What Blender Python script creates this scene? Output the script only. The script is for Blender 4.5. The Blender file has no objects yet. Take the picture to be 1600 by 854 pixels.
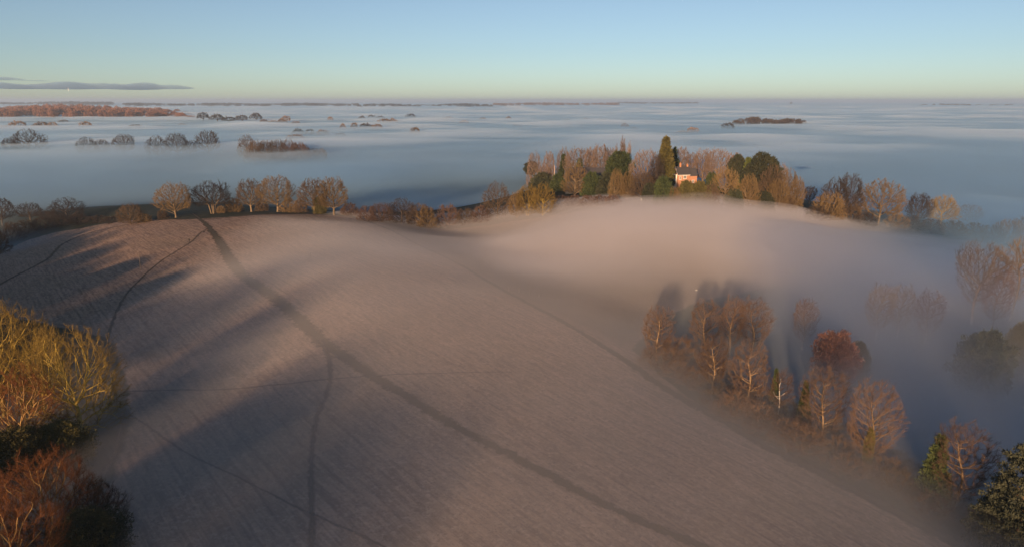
import bpy, math, random
import numpy as np

# ------------------------------------------------------------------ camera, sky, sun, exposure
SC = bpy.context.scene
COL = SC.collection
CAM_Z, PITCH, FPX, HOR = 100.0, math.radians(14.0), 1081.0, 157.0
cd = bpy.data.cameras.new('camera'); cam = bpy.data.objects.new('camera', cd); COL.objects.link(cam)
cam.location = (0, 0, CAM_Z); cam.rotation_euler = (math.pi/2 - PITCH, 0, 0)
cd.sensor_width = 36.0; cd.lens = 36.0*FPX/1600.0; cd.clip_start = 1.0; cd.clip_end = 120000.0
SC.camera = cam

SUN_EL, SUN_AZ = math.radians(7.2), math.radians(17.0)      # the light travels towards +Y, swung SUN_AZ towards +X
SKY_STRENGTH, SUN_STRENGTH, EXPOSURE = 0.068, 5.0, 0.84
w = bpy.data.worlds.new('World'); SC.world = w; w.use_nodes = True
nt = w.node_tree; nt.nodes.clear()
out = nt.nodes.new('ShaderNodeOutputWorld'); bg = nt.nodes.new('ShaderNodeBackground')
sky = nt.nodes.new('ShaderNodeTexSky'); sky.sky_type = 'NISHITA'; sky.sun_disc = False
sky.sun_elevation = SUN_EL; sky.sun_rotation = math.pi + SUN_AZ
sky.altitude = 0; sky.air_density = 0.7; sky.dust_density = 0.3; sky.ozone_density = 1.5
bg.inputs['Strength'].default_value = SKY_STRENGTH
hs0 = nt.nodes.new('ShaderNodeHueSaturation'); hs0.inputs['Saturation'].default_value = 0.80
tn0 = nt.nodes.new('ShaderNodeMix'); tn0.data_type = 'RGBA'; tn0.blend_type = 'MULTIPLY'; tn0.inputs[0].default_value = 1.0; tn0.inputs[7].default_value = (0.90, 0.975, 1.06, 1)
nt.links.new(sky.outputs[0], hs0.inputs['Color']); nt.links.new(hs0.outputs[0], tn0.inputs[6]); nt.links.new(tn0.outputs[2], bg.inputs[0]); nt.links.new(bg.outputs[0], out.inputs[0])
ld = bpy.data.lights.new('sun', 'SUN'); ld.energy = SUN_STRENGTH; ld.angle = math.radians(2.0); ld.color = (1.0, 0.63, 0.36)
so = bpy.data.objects.new('sun', ld); COL.objects.link(so)
so.rotation_euler = (math.pi/2 - SUN_EL, 0, -SUN_AZ)
SC.view_settings.view_transform = 'Standard'; SC.view_settings.look = 'None'
SC.view_settings.exposure = EXPOSURE; SC.view_settings.gamma = 1.0; SC.view_settings.use_curve_mapping = False
SC.render.engine = 'CYCLES'
cy = SC.cycles
cy.use_denoising = True
try: cy.denoiser = 'OPENIMAGEDENOISE'
except Exception: pass
cy.max_bounces = 12; cy.diffuse_bounces = 2; cy.glossy_bounces = 1; cy.transmission_bounces = 2
cy.volume_bounces = 10; cy.transparent_max_bounces = 96
cy.use_adaptive_sampling = False
cy.sample_clamp_indirect = 4.0

RNG = np.random.default_rng(7)
random.seed(7)
sn, cs = math.sin(PITCH), math.cos(PITCH)

# ------------------------------------------------------------------ terrain
def ray(px, py):
    a = (px-800.0)/FPX; b = (427.0-py)/FPX
    return np.array([a, cs + b*sn, -sn + b*cs])
def on_plane(px, py, z):
    d = ray(px, py); t = (z-CAM_Z)/d[2]
    return d[0]*t, d[1]*t
CP = []   # control points of the relief: x, y, z
for px, py, z in [
    (487,854,22),(800,854,22),(1100,854,19),(1500,854,12),(220,800,22),(120,720,22),(0,854,22),
    (500,700,22),(800,700,21.5),(1100,700,18.5),(1250,720,16),(1400,790,13.5),
    (200,610,22.5),(550,560,25),(800,560,23.5),(1000,570,19.5),
    (100,480,24.5),(300,450,29.5),(500,450,30.5),(700,450,27.5),(850,480,24),
    (0,445,21),(140,372,26.5),(210,352,30),(330,340,33),(430,333,34),(540,335,33),(620,355,30),(720,410,27),
    (700,380,25),(850,420,24.5),(800,345,33),(1000,322,44),(1000,380,36),(1000,450,27.5),(1150,335,43),(1300,360,35),
    (1420,400,27),(1200,430,28.5),(1100,480,22),(1000,520,20),(900,400,28.5),
    (850,290,36),(930,300,41),(1066,292,46),(1050,312,45),(1150,318,43.5),(1230,322,40),(1300,340,36),(1380,342,34),
    (1470,350,28),(1570,380,22),(1530,500,20),(1560,600,10),(1400,560,12),(1250,560,13),(1150,640,15),(1350,725,12.5),
    (1490,790,11),(1560,830,11),(1300,480,18),(0,360,15),(60,340,20),(105,332,22),(190,345,28),(640,345,27)]:
    x, y = on_plane(px, py, z); CP.append((x, y, z))
CP += [(-150,520,20),(0,570,15),(-150,650,10),(0,750,16),(150,700,18),(-350,600,12),(-400,800,18),(100,560,32),(60,650,20),
       (280,560,13),(400,500,12),(450,650,16),(0,0,24),(0,-120,27),(0,-200,42),(0,-300,46),(-200,-250,44),(150,-250,40),(-250,100,26),(-330,250,20),(250,60,8),(350,200,8),(480,330,10),  # ground behind the camera raised into an added hill that shades the foreground
       (-150,0,26),(150,0,16),(-300,420,13),(-420,350,15)]
CP = np.array(CP, float)
def _tps(r2):
    return 0.5*r2*np.log(np.maximum(r2, 1e-9))
_n = len(CP); _S = 100.0
_P = CP[:, :2]/_S
_K = _tps(((_P[:, None]-_P[None])**2).sum(-1)) + np.eye(_n)*0.02
_Q = np.c_[np.ones(_n), _P]
_A = np.block([[_K, _Q], [_Q.T, np.zeros((3, 3))]])
_W = np.linalg.solve(_A, np.r_[CP[:, 2], np.zeros(3)])
def sstep(a, b, x):
    t = np.clip((x-a)/(b-a), 0, 1); return t*t*(3-2*t)
_wv = [(RNG.uniform(0, 6.28), RNG.uniform(0, 6.28)) for _ in range(24)]
def waves(x, y, lam, seed, n=5):
    v = 0
    for i in range(n):
        a, p = _wv[(seed*5+i) % 24]
        L = lam*(0.6+0.25*i)
        v = v + np.sin((x*math.cos(a)+y*math.sin(a))*6.2832/L + p + 1.3*np.sin((x*math.sin(a)-y*math.cos(a))*6.2832/(L*1.7)+p*2))
    return v/n
PLAIN = 28.0
def height(x, y):
    x = np.asarray(x, float); y = np.asarray(y, float); shp = x.shape
    xf, yf = x.ravel(), y.ravel()
    res = np.empty_like(xf)
    for i in range(0, len(xf), 20000):
        X = np.c_[xf[i:i+20000], yf[i:i+20000]]
        Xc = X.copy(); Xc[:, 0] = np.clip(Xc[:, 0], -900, 900); Xc[:, 1] = np.clip(Xc[:, 1], -400, 1100)
        Xc /= _S
        r2 = ((Xc[:, None]-_P[None])**2).sum(-1)
        z = _tps(r2)@_W[:_n] + _W[_n] + Xc@_W[_n+1:]
        d = np.hypot(X[:, 0], X[:, 1]-300)
        b = sstep(480, 850, d)
        far = PLAIN + 2.0*waves(X[:, 0], X[:, 1], 900, 1)*sstep(900, 1600, d)
        # the wooded rise far to the left
        far = far + 13*np.exp(-(((X[:, 0]+1250)/700)**2 + ((X[:, 1]-2150)/260)**2))
        z = z*(1-b) + far*b
        z = z + 0.22*waves(X[:, 0], X[:, 1], 34, 2)*(1-b) + 0.5*waves(X[:, 0], X[:, 1], 120, 3)*(1-b)
        res[i:i+20000] = z
    return res.reshape(shp)
def h1(x, y): return float(height(np.array([x]), np.array([y]))[0])
def at(px, py):
    """the point of the ground seen at a pixel of the 1600 x 854 photograph"""
    d = ray(px, py); t = np.linspace(60, 3500, 3441)
    z = CAM_Z + d[2]*t - height(d[0]*t, d[1]*t)
    if not (z < 0).any():
        tt = min((PLAIN-CAM_Z)/min(d[2], -1e-4), 30000.0); return np.array([d[0]*tt, d[1]*tt, h1(d[0]*tt, d[1]*tt)])
    i = int(np.argmax(z < 0))
    a, b = t[max(i-1, 0)], t[i]
    for _ in range(18):
        m = (a+b)/2
        if CAM_Z + d[2]*m - h1(d[0]*m, d[1]*m) < 0: b = m
        else: a = m
    return np.array([d[0]*b, d[1]*b, h1(d[0]*b, d[1]*b)])
def at_dist(px, Y):
    x = 0.0
    for _ in range(4):
        z = h1(x, Y); depth = Y*cs + (CAM_Z-z)*sn; x = (px-800)/FPX*depth
    return np.array([x, Y, h1(x, Y)])
def project(p):
    depth = p[1]*cs - (p[2]-CAM_Z)*sn; v = p[1]*sn + (p[2]-CAM_Z)*cs
    return 800+FPX*p[0]/depth, 427-FPX*v/depth
def top_height(p, py):
    """height above ground that makes a thing standing at p reach up to pixel row py"""
    d = ray(800, py); t = p[1]/d[1]
    return CAM_Z + d[2]*t - p[2]
def px_size(p): return (p[1]*cs - (p[2]-CAM_Z)*sn)/FPX      # metres per pixel at p

# ------------------------------------------------------------------ mesh helpers
def mesh_np(name, V, F, mat=None, smooth=False):
    """V (n,3) floats, F a list of integer arrays of shape (m,3) or (m,4)"""
    me = bpy.data.meshes.new(name)
    F = [np.asarray(f, np.int32) for f in F if len(f)]
    me.vertices.add(len(V)); me.vertices.foreach_set('co', np.ascontiguousarray(V, np.float32).ravel())
    idx = np.concatenate([f.ravel() for f in F]); tot = np.concatenate([np.full(len(f), f.shape[1], np.int32) for f in F])
    st = np.concatenate([[0], np.cumsum(tot)[:-1]]).astype(np.int32)
    me.loops.add(len(idx)); me.loops.foreach_set('vertex_index', idx)
    me.polygons.add(len(tot)); me.polygons.foreach_set('loop_start', st); me.polygons.foreach_set('loop_total', tot)
    if smooth: me.polygons.foreach_set('use_smooth', np.ones(len(tot), bool))
    me.update(calc_edges=True)
    if mat is not None: me.materials.append(mat)
    return me
def link(name, me, parent=None):
    o = bpy.data.objects.new(name, me); COL.objects.link(o)
    if parent is not None: o.parent = parent
    return o
def tag(o, label=None, cat=None, group=None, kind=None):
    if label: o['label'] = label
    if cat: o['category'] = cat
    if group: o['group'] = group
    if kind: o['kind'] = kind
    return o
def empty(name, loc, rz=0.0, s=1.0):
    o = bpy.data.objects.new(name, None); COL.objects.link(o)
    o.location = loc; o.rotation_euler = (0, 0, rz); o.scale = (s, s, s); o.empty_display_size = 0.5
    return o
class MB:
    """collects boxes and prisms for one mesh"""
    def __init__(s): s.v = []; s.f = []
    def poly(s, pts, faces):
        b = len(s.v); s.v += [tuple(p) for p in pts]; s.f += [[b+i for i in f] for f in faces]
    def box(s, x0, x1, y0, y1, z0, z1):
        s.poly([(x0,y0,z0),(x1,y0,z0),(x1,y1,z0),(x0,y1,z0),(x0,y0,z1),(x1,y0,z1),(x1,y1,z1),(x0,y1,z1)],
               [(0,3,2,1),(4,5,6,7),(0,1,5,4),(1,2,6,5),(2,3,7,6),(3,0,4,7)])
    def tube(s, p0, p1, r0, r1, n=8):
        p0, p1 = np.array(p0, float), np.array(p1, float); d = p1-p0; d /= np.linalg.norm(d)
        a = np.cross(d, (0, 0, 1) if abs(d[2]) < .9 else (1, 0, 0)); a /= np.linalg.norm(a); b = np.cross(d, a)
        P = [p0 + r0*(math.cos(6.2832*i/n)*a + math.sin(6.2832*i/n)*b) for i in range(n)] + [p1 + r1*(math.cos(6.2832*i/n)*a + math.sin(6.2832*i/n)*b) for i in range(n)]
        s.poly(P, [(i, (i+1) % n, n+(i+1) % n, n+i) for i in range(n)] + [tuple(range(n-1, -1, -1)), tuple(range(n, 2*n))])
    def build(s, name, mat, parent=None):
        me = bpy.data.meshes.new(name); me.from_pydata(s.v, [], s.f); me.update()
        if mat: me.materials.append(mat)
        return link(name, me, parent)

# ------------------------------------------------------------------ materials
def new_mat(name):
    m = bpy.data.materials.new(name); m.use_nodes = True; m.node_tree.nodes.clear(); return m, m.node_tree
def N(nt, t, **kw):
    n = nt.nodes.new(t)
    for k, v in kw.items():
        if k in n.inputs: n.inputs[k].default_value = v
        else: setattr(n, k, v)
    return n
def mix_col(nt, a, b, f, mode='MIX'):
    m = nt.nodes.new('ShaderNodeMix'); m.data_type = 'RGBA'; m.blend_type = mode
    for s, v in ((m.inputs[0], f), (m.inputs[6], a), (m.inputs[7], b)):
        if hasattr(v, 'links') or hasattr(v, 'is_linked'): nt.links.new(v, s)
        else: s.default_value = v if not isinstance(v, tuple) else (*v, 1.0) if len(v) == 3 else v
    return m.outputs[2]
def ramp(nt, src, a, b):
    r = nt.nodes.new('ShaderNodeMapRange'); r.inputs[1].default_value = a; r.inputs[2].default_value = b
    nt.links.new(src, r.inputs[0]); return r.outputs[0]
def math_n(nt, op, a, b=None):
    n = nt.nodes.new('ShaderNodeMath'); n.operation = op
    for i, v in enumerate((a, b)):
        if v is None: continue
        if hasattr(v, 'is_linked'): nt.links.new(v, n.inputs[i])
        else: n.inputs[i].default_value = v
    return n.outputs[0]
def mat_plant(name, c1, c2, scale=0.6, var=0.25, rough=0.9):
    """matt bark or foliage whose colour wanders between two tones over the plant and from plant to plant"""
    m, nt = new_mat(name)
    g = N(nt, 'ShaderNodeNewGeometry'); no = N(nt, 'ShaderNodeTexNoise', Scale=scale, Detail=4.0)
    nt.links.new(g.outputs['Position'], no.inputs['Vector'])
    c = mix_col(nt, c1, c2, ramp(nt, no.outputs[0], 0.3, 0.7))
    oi = N(nt, 'ShaderNodeObjectInfo'); hs = N(nt, 'ShaderNodeHueSaturation')
    nt.links.new(ramp(nt, oi.outputs['Random'], 0, 1), hs.inputs['Value'])
    mr = hs.inputs['Value'].links[0].from_node; mr.inputs[3].default_value = 1-var; mr.inputs[4].default_value = 1+var
    nt.links.new(c, hs.inputs['Color'])
    p = N(nt, 'ShaderNodeBsdfPrincipled', Roughness=rough); p.inputs['Specular IOR Level'].default_value = 0.15
    nt.links.new(hs.outputs[0], p.inputs['Base Color'])
    o = N(nt, 'ShaderNodeOutputMaterial'); nt.links.new(p.outputs[0], o.inputs['Surface'])
    return m
def mat_plain(name, c, rough=0.8, noise=0.15, scale=3.0, spec=0.3):
    m, nt = new_mat(name)
    tc = N(nt, 'ShaderNodeTexCoord'); no = N(nt, 'ShaderNodeTexNoise', Scale=scale, Detail=5.0)
    nt.links.new(tc.outputs['Object'], no.inputs['Vector'])
    cc = mix_col(nt, tuple(v*(1-noise) for v in c), tuple(min(1, v*(1+noise)) for v in c), no.outputs[0])
    p = N(nt, 'ShaderNodeBsdfPrincipled', Roughness=rough); p.inputs['Specular IOR Level'].default_value = spec
    nt.links.new(cc, p.inputs['Base Color'])
    o = N(nt, 'ShaderNodeOutputMaterial'); nt.links.new(p.outputs[0], o.inputs['Surface'])
    return m
def mat_air(name, col, density, aniso):
    m, nt = new_mat(name)
    v = N(nt, 'ShaderNodeVolumePrincipled'); v.inputs['Color'].default_value = (*col, 1); v.inputs['Density'].default_value = density
    v.inputs['Anisotropy'].default_value = aniso
    v.inputs['Density Attribute'].default_value = ''; v.inputs['Temperature Attribute'].default_value = ''; v.inputs['Color Attribute'].default_value = ''
    o = N(nt, 'ShaderNodeOutputMaterial'); nt.links.new(v.outputs[0], o.inputs['Volume'])
    return m

# ------------------------------------------------------------------ the ground
def axis(lo, hi, step, far, grow=1.22):
    a = list(np.arange(lo, hi+.1, step)); s = step; x = a[-1]
    while x < far: s *= grow; x += s; a.append(x)
    s = step; x = a[0]; b = []
    while x > -far: s *= grow; x -= s; b.append(x)
    return np.array(b[::-1]+a)
def inside(poly, x, y):
    poly = np.asarray(poly); r = np.zeros(x.shape, bool); j = len(poly)-1
    for i in range(len(poly)):
        xi, yi = poly[i]; xj, yj = poly[j]
        with np.errstate(divide='ignore', invalid='ignore'):
            c = ((yi > y) != (yj > y)) & (x < (xj-xi)*(y-yi)/(yj-yi)+xi)
        r ^= c; j = i
    return r
def grid_faces(nx, ny):
    i = np.arange(nx-1); j = np.arange(ny-1); J, I = np.meshgrid(j, i, indexing='ij')
    a = (J*nx+I).ravel(); return np.c_[a, a+1, a+nx+1, a+nx]

gx = axis(-360, 420, 2.5, 60000); gy = axis(60, 560, 2.5, 60000)
GX, GY = np.meshgrid(gx, gy)
GZ = height(GX, GY)
V = np.c_[GX.ravel(), GY.ravel(), GZ.ravel()]
# outline of the frosty arable field and of the misty field beside it
DIM_DOME = [at(*p)[:2] for p in [(590,346),(700,358),(760,352),(830,342),(900,331),(1000,324),(1100,326),(1200,333),(1290,350),(1380,378),(1430,410),(1400,440),(1300,440),(1200,448),(1100,470),(1020,500),(985,545),(870,497),(790,455),(720,414),(640,375)]]
FIELD = [at(*p)[:2] for p in [(170,770),(205,650),(200,600),(175,530),(0,490),(-60,470),(-60,402),(0,392),(40,376),(90,362),(150,352),(250,344),(310,342),(370,338),(460,335),(560,341),
         (620,349),(700,358),(760,352),(830,342),(900,331),(1000,324),(1100,326),(1200,333),(1290,350),(1380,378),(1430,410),(1400,440),
         (1300,440),(1200,448),(1100,470),(1020,500),(985,545),(1060,610),(1150,665),(1250,722),(1350,778),(1450,830),(1500,853)]] + [(60,60),(-70,60)]
fld = inside(FIELD, GX, GY).astype(float); dimmed = inside(DIM_DOME, GX, GY).astype(float)
k = np.array([.25,.5,.25])
for _ in range(2):
    for _k in range(3): dimmed[1:-1] = dimmed[:-2]*.25+dimmed[1:-1]*.5+dimmed[2:]*.25; dimmed[:, 1:-1] = dimmed[:, :-2]*.25+dimmed[:, 1:-1]*.5+dimmed[:, 2:]*.25
    fld[1:-1] = fld[:-2]*.25+fld[1:-1]*.5+fld[2:]*.25; fld[:, 1:-1] = fld[:, :-2]*.25+fld[:, 1:-1]*.5+fld[:, 2:]*.25

def ground_material():
    m, nt = new_mat('ground_cover')
    g = N(nt, 'ShaderNodeNewGeometry'); pos = g.outputs['Position']
    def noise(scale, detail=5.0, vec=pos, rough=0.6):
        n = N(nt, 'ShaderNodeTexNoise', Scale=scale, Detail=detail, Roughness=rough); nt.links.new(vec, n.inputs['Vector']); return n.outputs[0]
    at_ = N(nt, 'ShaderNodeAttribute', attribute_name='field')
    edge = math_n(nt, 'ADD', at_.outputs['Fac'], math_n(nt, 'MULTIPLY', math_n(nt, 'SUBTRACT', noise(0.25), 0.5), 0.5))
    fmask = ramp(nt, edge, 0.42, 0.58)
    # rows of stubble: the drill ran along (0.63, -0.78)
    mp = N(nt, 'ShaderNodeMapping'); mp.vector_type = 'POINT'; mp.inputs['Rotation'].default_value = (0, 0, math.radians(51)); nt.links.new(pos, mp.inputs['Vector'])
    st = N(nt, 'ShaderNodeMapping'); st.inputs['Scale'].default_value = (0.20, 1.0, 1.0); nt.links.new(mp.outputs[0], st.inputs['Vector'])
    rows = noise(0.75, 4.0, st.outputs[0], 0.65)
    s2 = N(nt, 'ShaderNodeMapping'); s2.inputs['Scale'].default_value = (0.035, 1.0, 1.0); nt.links.new(mp.outputs[0], s2.inputs['Vector'])
    rows2 = noise(1.3, 3.0, s2.outputs[0], 0.7)
    wv = N(nt, 'ShaderNodeTexWave', Scale=0.06, Distortion=1.4, Detail=3.0); wv.bands_direction = 'Y'; wv.inputs['Detail Scale'].default_value = 1.0
    nt.links.new(mp.outputs[0], wv.inputs['Vector'])
    tram = ramp(nt, wv.outputs['Fac'], 0.93, 1.0)
    # frosted stubble
    patch = noise(0.018, 4.0)
    clod = noise(0.85, 8.0, pos, 0.75)
    straw = mix_col(nt, (.17,.118,.092), (.36,.25,.187), ramp(nt, math_n(nt, 'ADD', math_n(nt, 'MULTIPLY', rows, 0.5), math_n(nt, 'MULTIPLY', rows2, 0.5)), 0.40, 0.60))
    straw = mix_col(nt, straw, (.46,.35,.29), math_n(nt, 'MULTIPLY', ramp(nt, clod, 0.50, 0.66), 0.85))
    straw = mix_col(nt, straw, (.10,.072,.055), math_n(nt, 'MULTIPLY', ramp(nt, noise(1.3, 8.0, pos, 0.75), 0.52, 0.64), 0.75))
    straw = mix_col(nt, straw, (.17,.145,.10), math_n(nt, 'MULTIPLY', ramp(nt, patch, 0.48, 0.70), 0.4))
    some = ramp(nt, noise(0.02, 3.0), 0.42, 0.60)
    tram = math_n(nt, 'MULTIPLY', tram, math_n(nt, 'MULTIPLY', some, ramp(nt, noise(0.3, 3.0), 0.3, 0.6)))
    straw = mix_col(nt, straw, (.095,.070,.056), math_n(nt, 'MULTIPLY', tram, 0.55))
    me_ = N(nt, 'ShaderNodeAttribute', attribute_name='dim_dome')
    straw = mix_col(nt, straw, mix_col(nt, (.062,.054,.042), (.105,.088,.072), ramp(nt, noise(0.06, 6.0), 0.35, 0.65)), math_n(nt, 'MULTIPLY', me_.outputs['Fac'], 0.85))  # misty dome darkened in colour so sunlight and shadows show less on it
    # rough grass, hedge bottoms and far fields
    vor = N(nt, 'ShaderNodeTexVoronoi', Scale=0.004); nt.links.new(pos, vor.inputs['Vector'])
    grass = mix_col(nt, (.026,.034,.020), (.058,.054,.034), ramp(nt, noise(0.22), 0.35, 0.7))
    grass = mix_col(nt, grass, (.11,.085,.06), math_n(nt, 'MULTIPLY', ramp(nt, vor.outputs['Color'], 0.5, 0.6), 0.5))
    col = mix_col(nt, grass, straw, fmask)
    p = N(nt, 'ShaderNodeBsdfPrincipled', Roughness=0.95); p.inputs['Specular IOR Level'].default_value = 0.1
    nt.links.new(col, p.inputs['Base Color'])
    hgt = math_n(nt, 'ADD', math_n(nt, 'MULTIPLY', rows, 0.35), math_n(nt, 'ADD', math_n(nt, 'MULTIPLY', rows2, 0.20), math_n(nt, 'MULTIPLY', clod, 0.75)))
    hgt = math_n(nt, 'SUBTRACT', hgt, math_n(nt, 'MULTIPLY', tram, 0.16))
    b = N(nt, 'ShaderNodeBump', Strength=0.75, Distance=0.35); nt.links.new(hgt, b.inputs['Height'])
    nt.links.new(b.outputs[0], p.inputs['Normal'])
    o = N(nt, 'ShaderNodeOutputMaterial'); nt.links.new(p.outputs[0], o.inputs['Surface'])
    return m
me = mesh_np('ground', V, [grid_faces(len(gx), len(gy))], ground_material(), smooth=True)
a = me.attributes.new('dim_dome', 'FLOAT', 'POINT'); a.data.foreach_set('value', dimmed.ravel().astype(np.float32))
a = me.attributes.new('field', 'FLOAT', 'POINT'); a.data.foreach_set('value', fld.ravel().astype(np.float32))
tag(link('ground', me), 'frosty stubble fields and rough grassland over rolling hills', 'ground', kind='structure')

# ------------------------------------------------------------------ paths worn in the field
def path_material(name, c1, c2, soft):
    m, nt = new_mat(name)
    g = N(nt, 'ShaderNodeNewGeometry'); no = N(nt, 'ShaderNodeTexNoise', Scale=0.5, Detail=5.0); nt.links.new(g.outputs['Position'], no.inputs['Vector'])
    n2 = N(nt, 'ShaderNodeTexNoise', Scale=2.0, Detail=5.0); nt.links.new(g.outputs['Position'], n2.inputs['Vector'])
    ed = N(nt, 'ShaderNodeAttribute', attribute_name='edge')
    f = math_n(nt, 'ADD', ed.outputs['Fac'], math_n(nt, 'MULTIPLY', math_n(nt, 'SUBTRACT', no.outputs[0], 0.5), 1.5))
    f = math_n(nt, 'ADD', f, math_n(nt, 'MULTIPLY', math_n(nt, 'SUBTRACT', n2.outputs[0], 0.5), 0.5))
    p = N(nt, 'ShaderNodeBsdfPrincipled', Roughness=0.95); p.inputs['Specular IOR Level'].default_value = 0.1
    nt.links.new(mix_col(nt, c1, c2, ramp(nt, n2.outputs[0], 0.3, 0.7)), p.inputs['Base Color'])
    bu = N(nt, 'ShaderNodeBump', Strength=0.5, Distance=0.2); nt.links.new(n2.outputs[0], bu.inputs['Height']); nt.links.new(bu.outputs[0], p.inputs['Normal'])
    t = N(nt, 'ShaderNodeBsdfTransparent'); mx = N(nt, 'ShaderNodeMixShader')
    nt.links.new(ramp(nt, f, 0.10, 0.10+soft), mx.inputs[0]); nt.links.new(t.outputs[0], mx.inputs[1]); nt.links.new(p.outputs[0], mx.inputs[2])
    o = N(nt, 'ShaderNodeOutputMaterial'); nt.links.new(mx.outputs[0], o.inputs['Surface'])
    return m
def catmull(P, step):
    P = np.asarray(P, float); Q = np.r_[[2*P[0]-P[1]], P, [2*P[-1]-P[-2]]]; R = []
    for i in range(1, len(Q)-2):
        n = max(2, int(np.linalg.norm(Q[i+1]-Q[i])/step))
        for t in np.arange(n)/n:
            R.append(.5*((2*Q[i])+(-Q[i-1]+Q[i+1])*t+(2*Q[i-1]-5*Q[i]+4*Q[i+1]-Q[i+2])*t*t+(-Q[i-1]+3*Q[i]-3*Q[i+1]+Q[i+2])*t**3))
    R.append(P[-1]); return np.array(R)
def path(name, label, pts, mat, lift):
    """pts: pixel x, pixel y, width in metres"""
    P = np.array([[*at(a, b)[:2], c] for a, b, c in pts]); C = catmull(P, 1.2)
    C[:, :2] += 0.25*np.c_[waves(C[:, 0], C[:, 1], 9, 1), waves(C[:, 0], C[:, 1], 11, 2)]
    d = np.gradient(C[:, :2], axis=0); d /= np.linalg.norm(d, axis=1)[:, None]; nrm = np.c_[-d[:, 1], d[:, 0]]
    m = 9; u = np.linspace(-.5, .5, m)
    X = C[:, None, :2] + nrm[:, None]*(u[None, :, None]*C[:, None, 2:3]*1.35)
    Z = height(X[..., 0], X[..., 1]) + lift
    me = mesh_np(name, np.c_[X.reshape(-1, 2), Z.ravel()], [grid_faces(m, len(C))], mat, smooth=True)
    e = np.tile(1-np.abs(u)*2, (len(C), 1)).astype(np.float32)
    a = me.attributes.new('edge', 'FLOAT', 'POINT'); a.data.foreach_set('value', e.ravel())
    return tag(link(name, me), label, 'path', kind='structure')
mp_wide = path_material('trodden_grass', (.060,.052,.038), (.100,.082,.060), 0.55)
mp_thin = path_material('trodden_earth', (.075,.060,.048), (.125,.098,.078), 0.9)
mp_faint = path_material('faint_path', (.10,.078,.062), (.165,.128,.102), 1.1)
path('footpath', 'broad dark trodden path running the length of the field', [(300,333,2.2),(313,343,2.2),(330,360,3.2),(346,383,4.6),(358,402,5.2),(382,432,5.2),(430,466,5.2),(470,500,5.2),(505,535,5.0),(560,572,4.0),(640,622,3.4),(730,676,3.1),(850,737,3.0),(960,795,2.8),(1060,838,2.6),(1150,875,2.6)], mp_wide, .06)
path('footpath', 'narrow path that leaves the broad one and runs straight down', [(500,530,2.2),(513,556,1.7),(516,590,1.5),(508,620,1.5),(496,650,1.4),(489,690,1.4),(487,740,1.4),(487,800,1.4),(488,870,1.4)], mp_thin, .09)
path('footpath', 'thin path curving from the crest down to the left trees', [(325,357,1.2),(313,364,1.1),(299,378,1.1),(275,393,1.1),(245,413,1.1),(215,440,1.1),(192,468,1.2),(178,497,1.2),(168,530,1.1)], mp_thin, .09)
path('footpath', 'faint level path crossing the middle of the field', [(185,612,.9),(240,610,.9),(330,609,.9),(410,603,.9),(500,594,.8),(600,586,.8),(720,582,.6),(800,581,.4)], mp_faint, .12)
path('footpath', 'faint diagonal path in the lower left of the field', [(195,640,.8),(240,672,.8),(300,712,.7),(370,744,.7),(460,790,.7),(560,835,.7),(620,862,.7)], mp_faint, .12)
path('field_track', 'dark track along the edge of the field below the limes', [(570,345,1.2),(640,375,1.4),(720,414,1.6),(790,455,2.0),(870,497,2.2),(950,545,2.8),(1030,600,3.6),(1120,652,4.0),(1220,708,4.2),(1330,762,4.4),(1430,815,4.4),(1560,880,4.4)], mp_wide, .06)
path('field_track', 'dark worn margin along the far left edge of the field', [(-20,455,2.2),(30,428,2.0),(75,404,2.0),(100,380,2.0),(140,364,1.8),(190,353,1.8),(240,345,2.2),(300,341,2.2)], mp_thin, .06)
path('field_track', 'dark worn margin along the crest in front of the oaks', [(318,343,2.0),(360,340,2.2),(420,335,2.2),(490,334,2.2),(560,341,2.0)], mp_thin, .07)
path('field_track', 'track fading into the mist over the far field', [(940,311,2.0),(1000,318,2.4),(1050,330,2.4),(1110,342,1.8),(1180,356,1.5)], mp_thin, .06)
path('footpath', 'dark rut curving out of the foreground trees on the left', [(192,640,1.2),(188,675,1.6),(178,710,1.8),(160,745,1.8)], mp_thin, .06)

# ------------------------------------------------------------------ air: even haze, fog banks lying in the valley, mist on the fields
HAZE_D = 0.00008
bm = MB(); bm.box(-61500, 61500, -61500, 61500, -30.0, 150.0)
hz = bm.build('haze', mat_air('haze_air', (.66,.82,1.0), HAZE_D, 0.2)); tag(hz, 'thin bluish haze over the whole landscape', 'haze', kind='stuff')

fx = axis(-520, 560, 12, 58000, 1.13); fy = axis(40, 1100, 12, 58000, 1.13)
FX, FY = np.meshgrid(fx, fy)
FZ = height(FX, FY)
# level of the fog's top
LV = [(x, y, l) for x, y, l in [(-150,480,19),(0,520,20),(-200,600,16),(-60,640,18),(60,640,20),(150,660,23),(-350,560,19),(-330,420,15),(-450,700,27),(-200,750,33),(0,800,31),(200,780,37),
      (250,520,26),(380,480,25),(500,600,33),(330,330,37),(230,240,29),(150,180,20),(300,200,29),(420,330,36),(200,310,36),(260,350,41),(230,390,42),(300,400,40),(180,360,38),(140,260,26),(180,430,36),(120,140,15),(190,130,20),(260,260,32),(370,430,35),(250,170,28),(170,230,24),
      (-300,200,12),(-200,100,12),(0,100,10),(0,300,15),(-100,400,18),(100,420,30),(150,330,26),(60,480,26),(600,450,30),(-600,600,28),(-600,400,22)]]
LV = np.array(LV, float)
d2 = ((FX[..., None]-LV[:, 0])**2 + (FY[..., None]-LV[:, 1])**2)
wg = 1/(d2/3600+0.6)**2
L = (wg*LV[:, 2]).sum(-1)/wg.sum(-1)
rr = np.hypot(FX, FY-300); bl = sstep(420, 780, rr)
L = L*(1-bl) + (40.5 + 3.0*sstep(1500, 5000, rr))*bl
FOGN, FOG_D = 8, 0.0033
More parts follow.
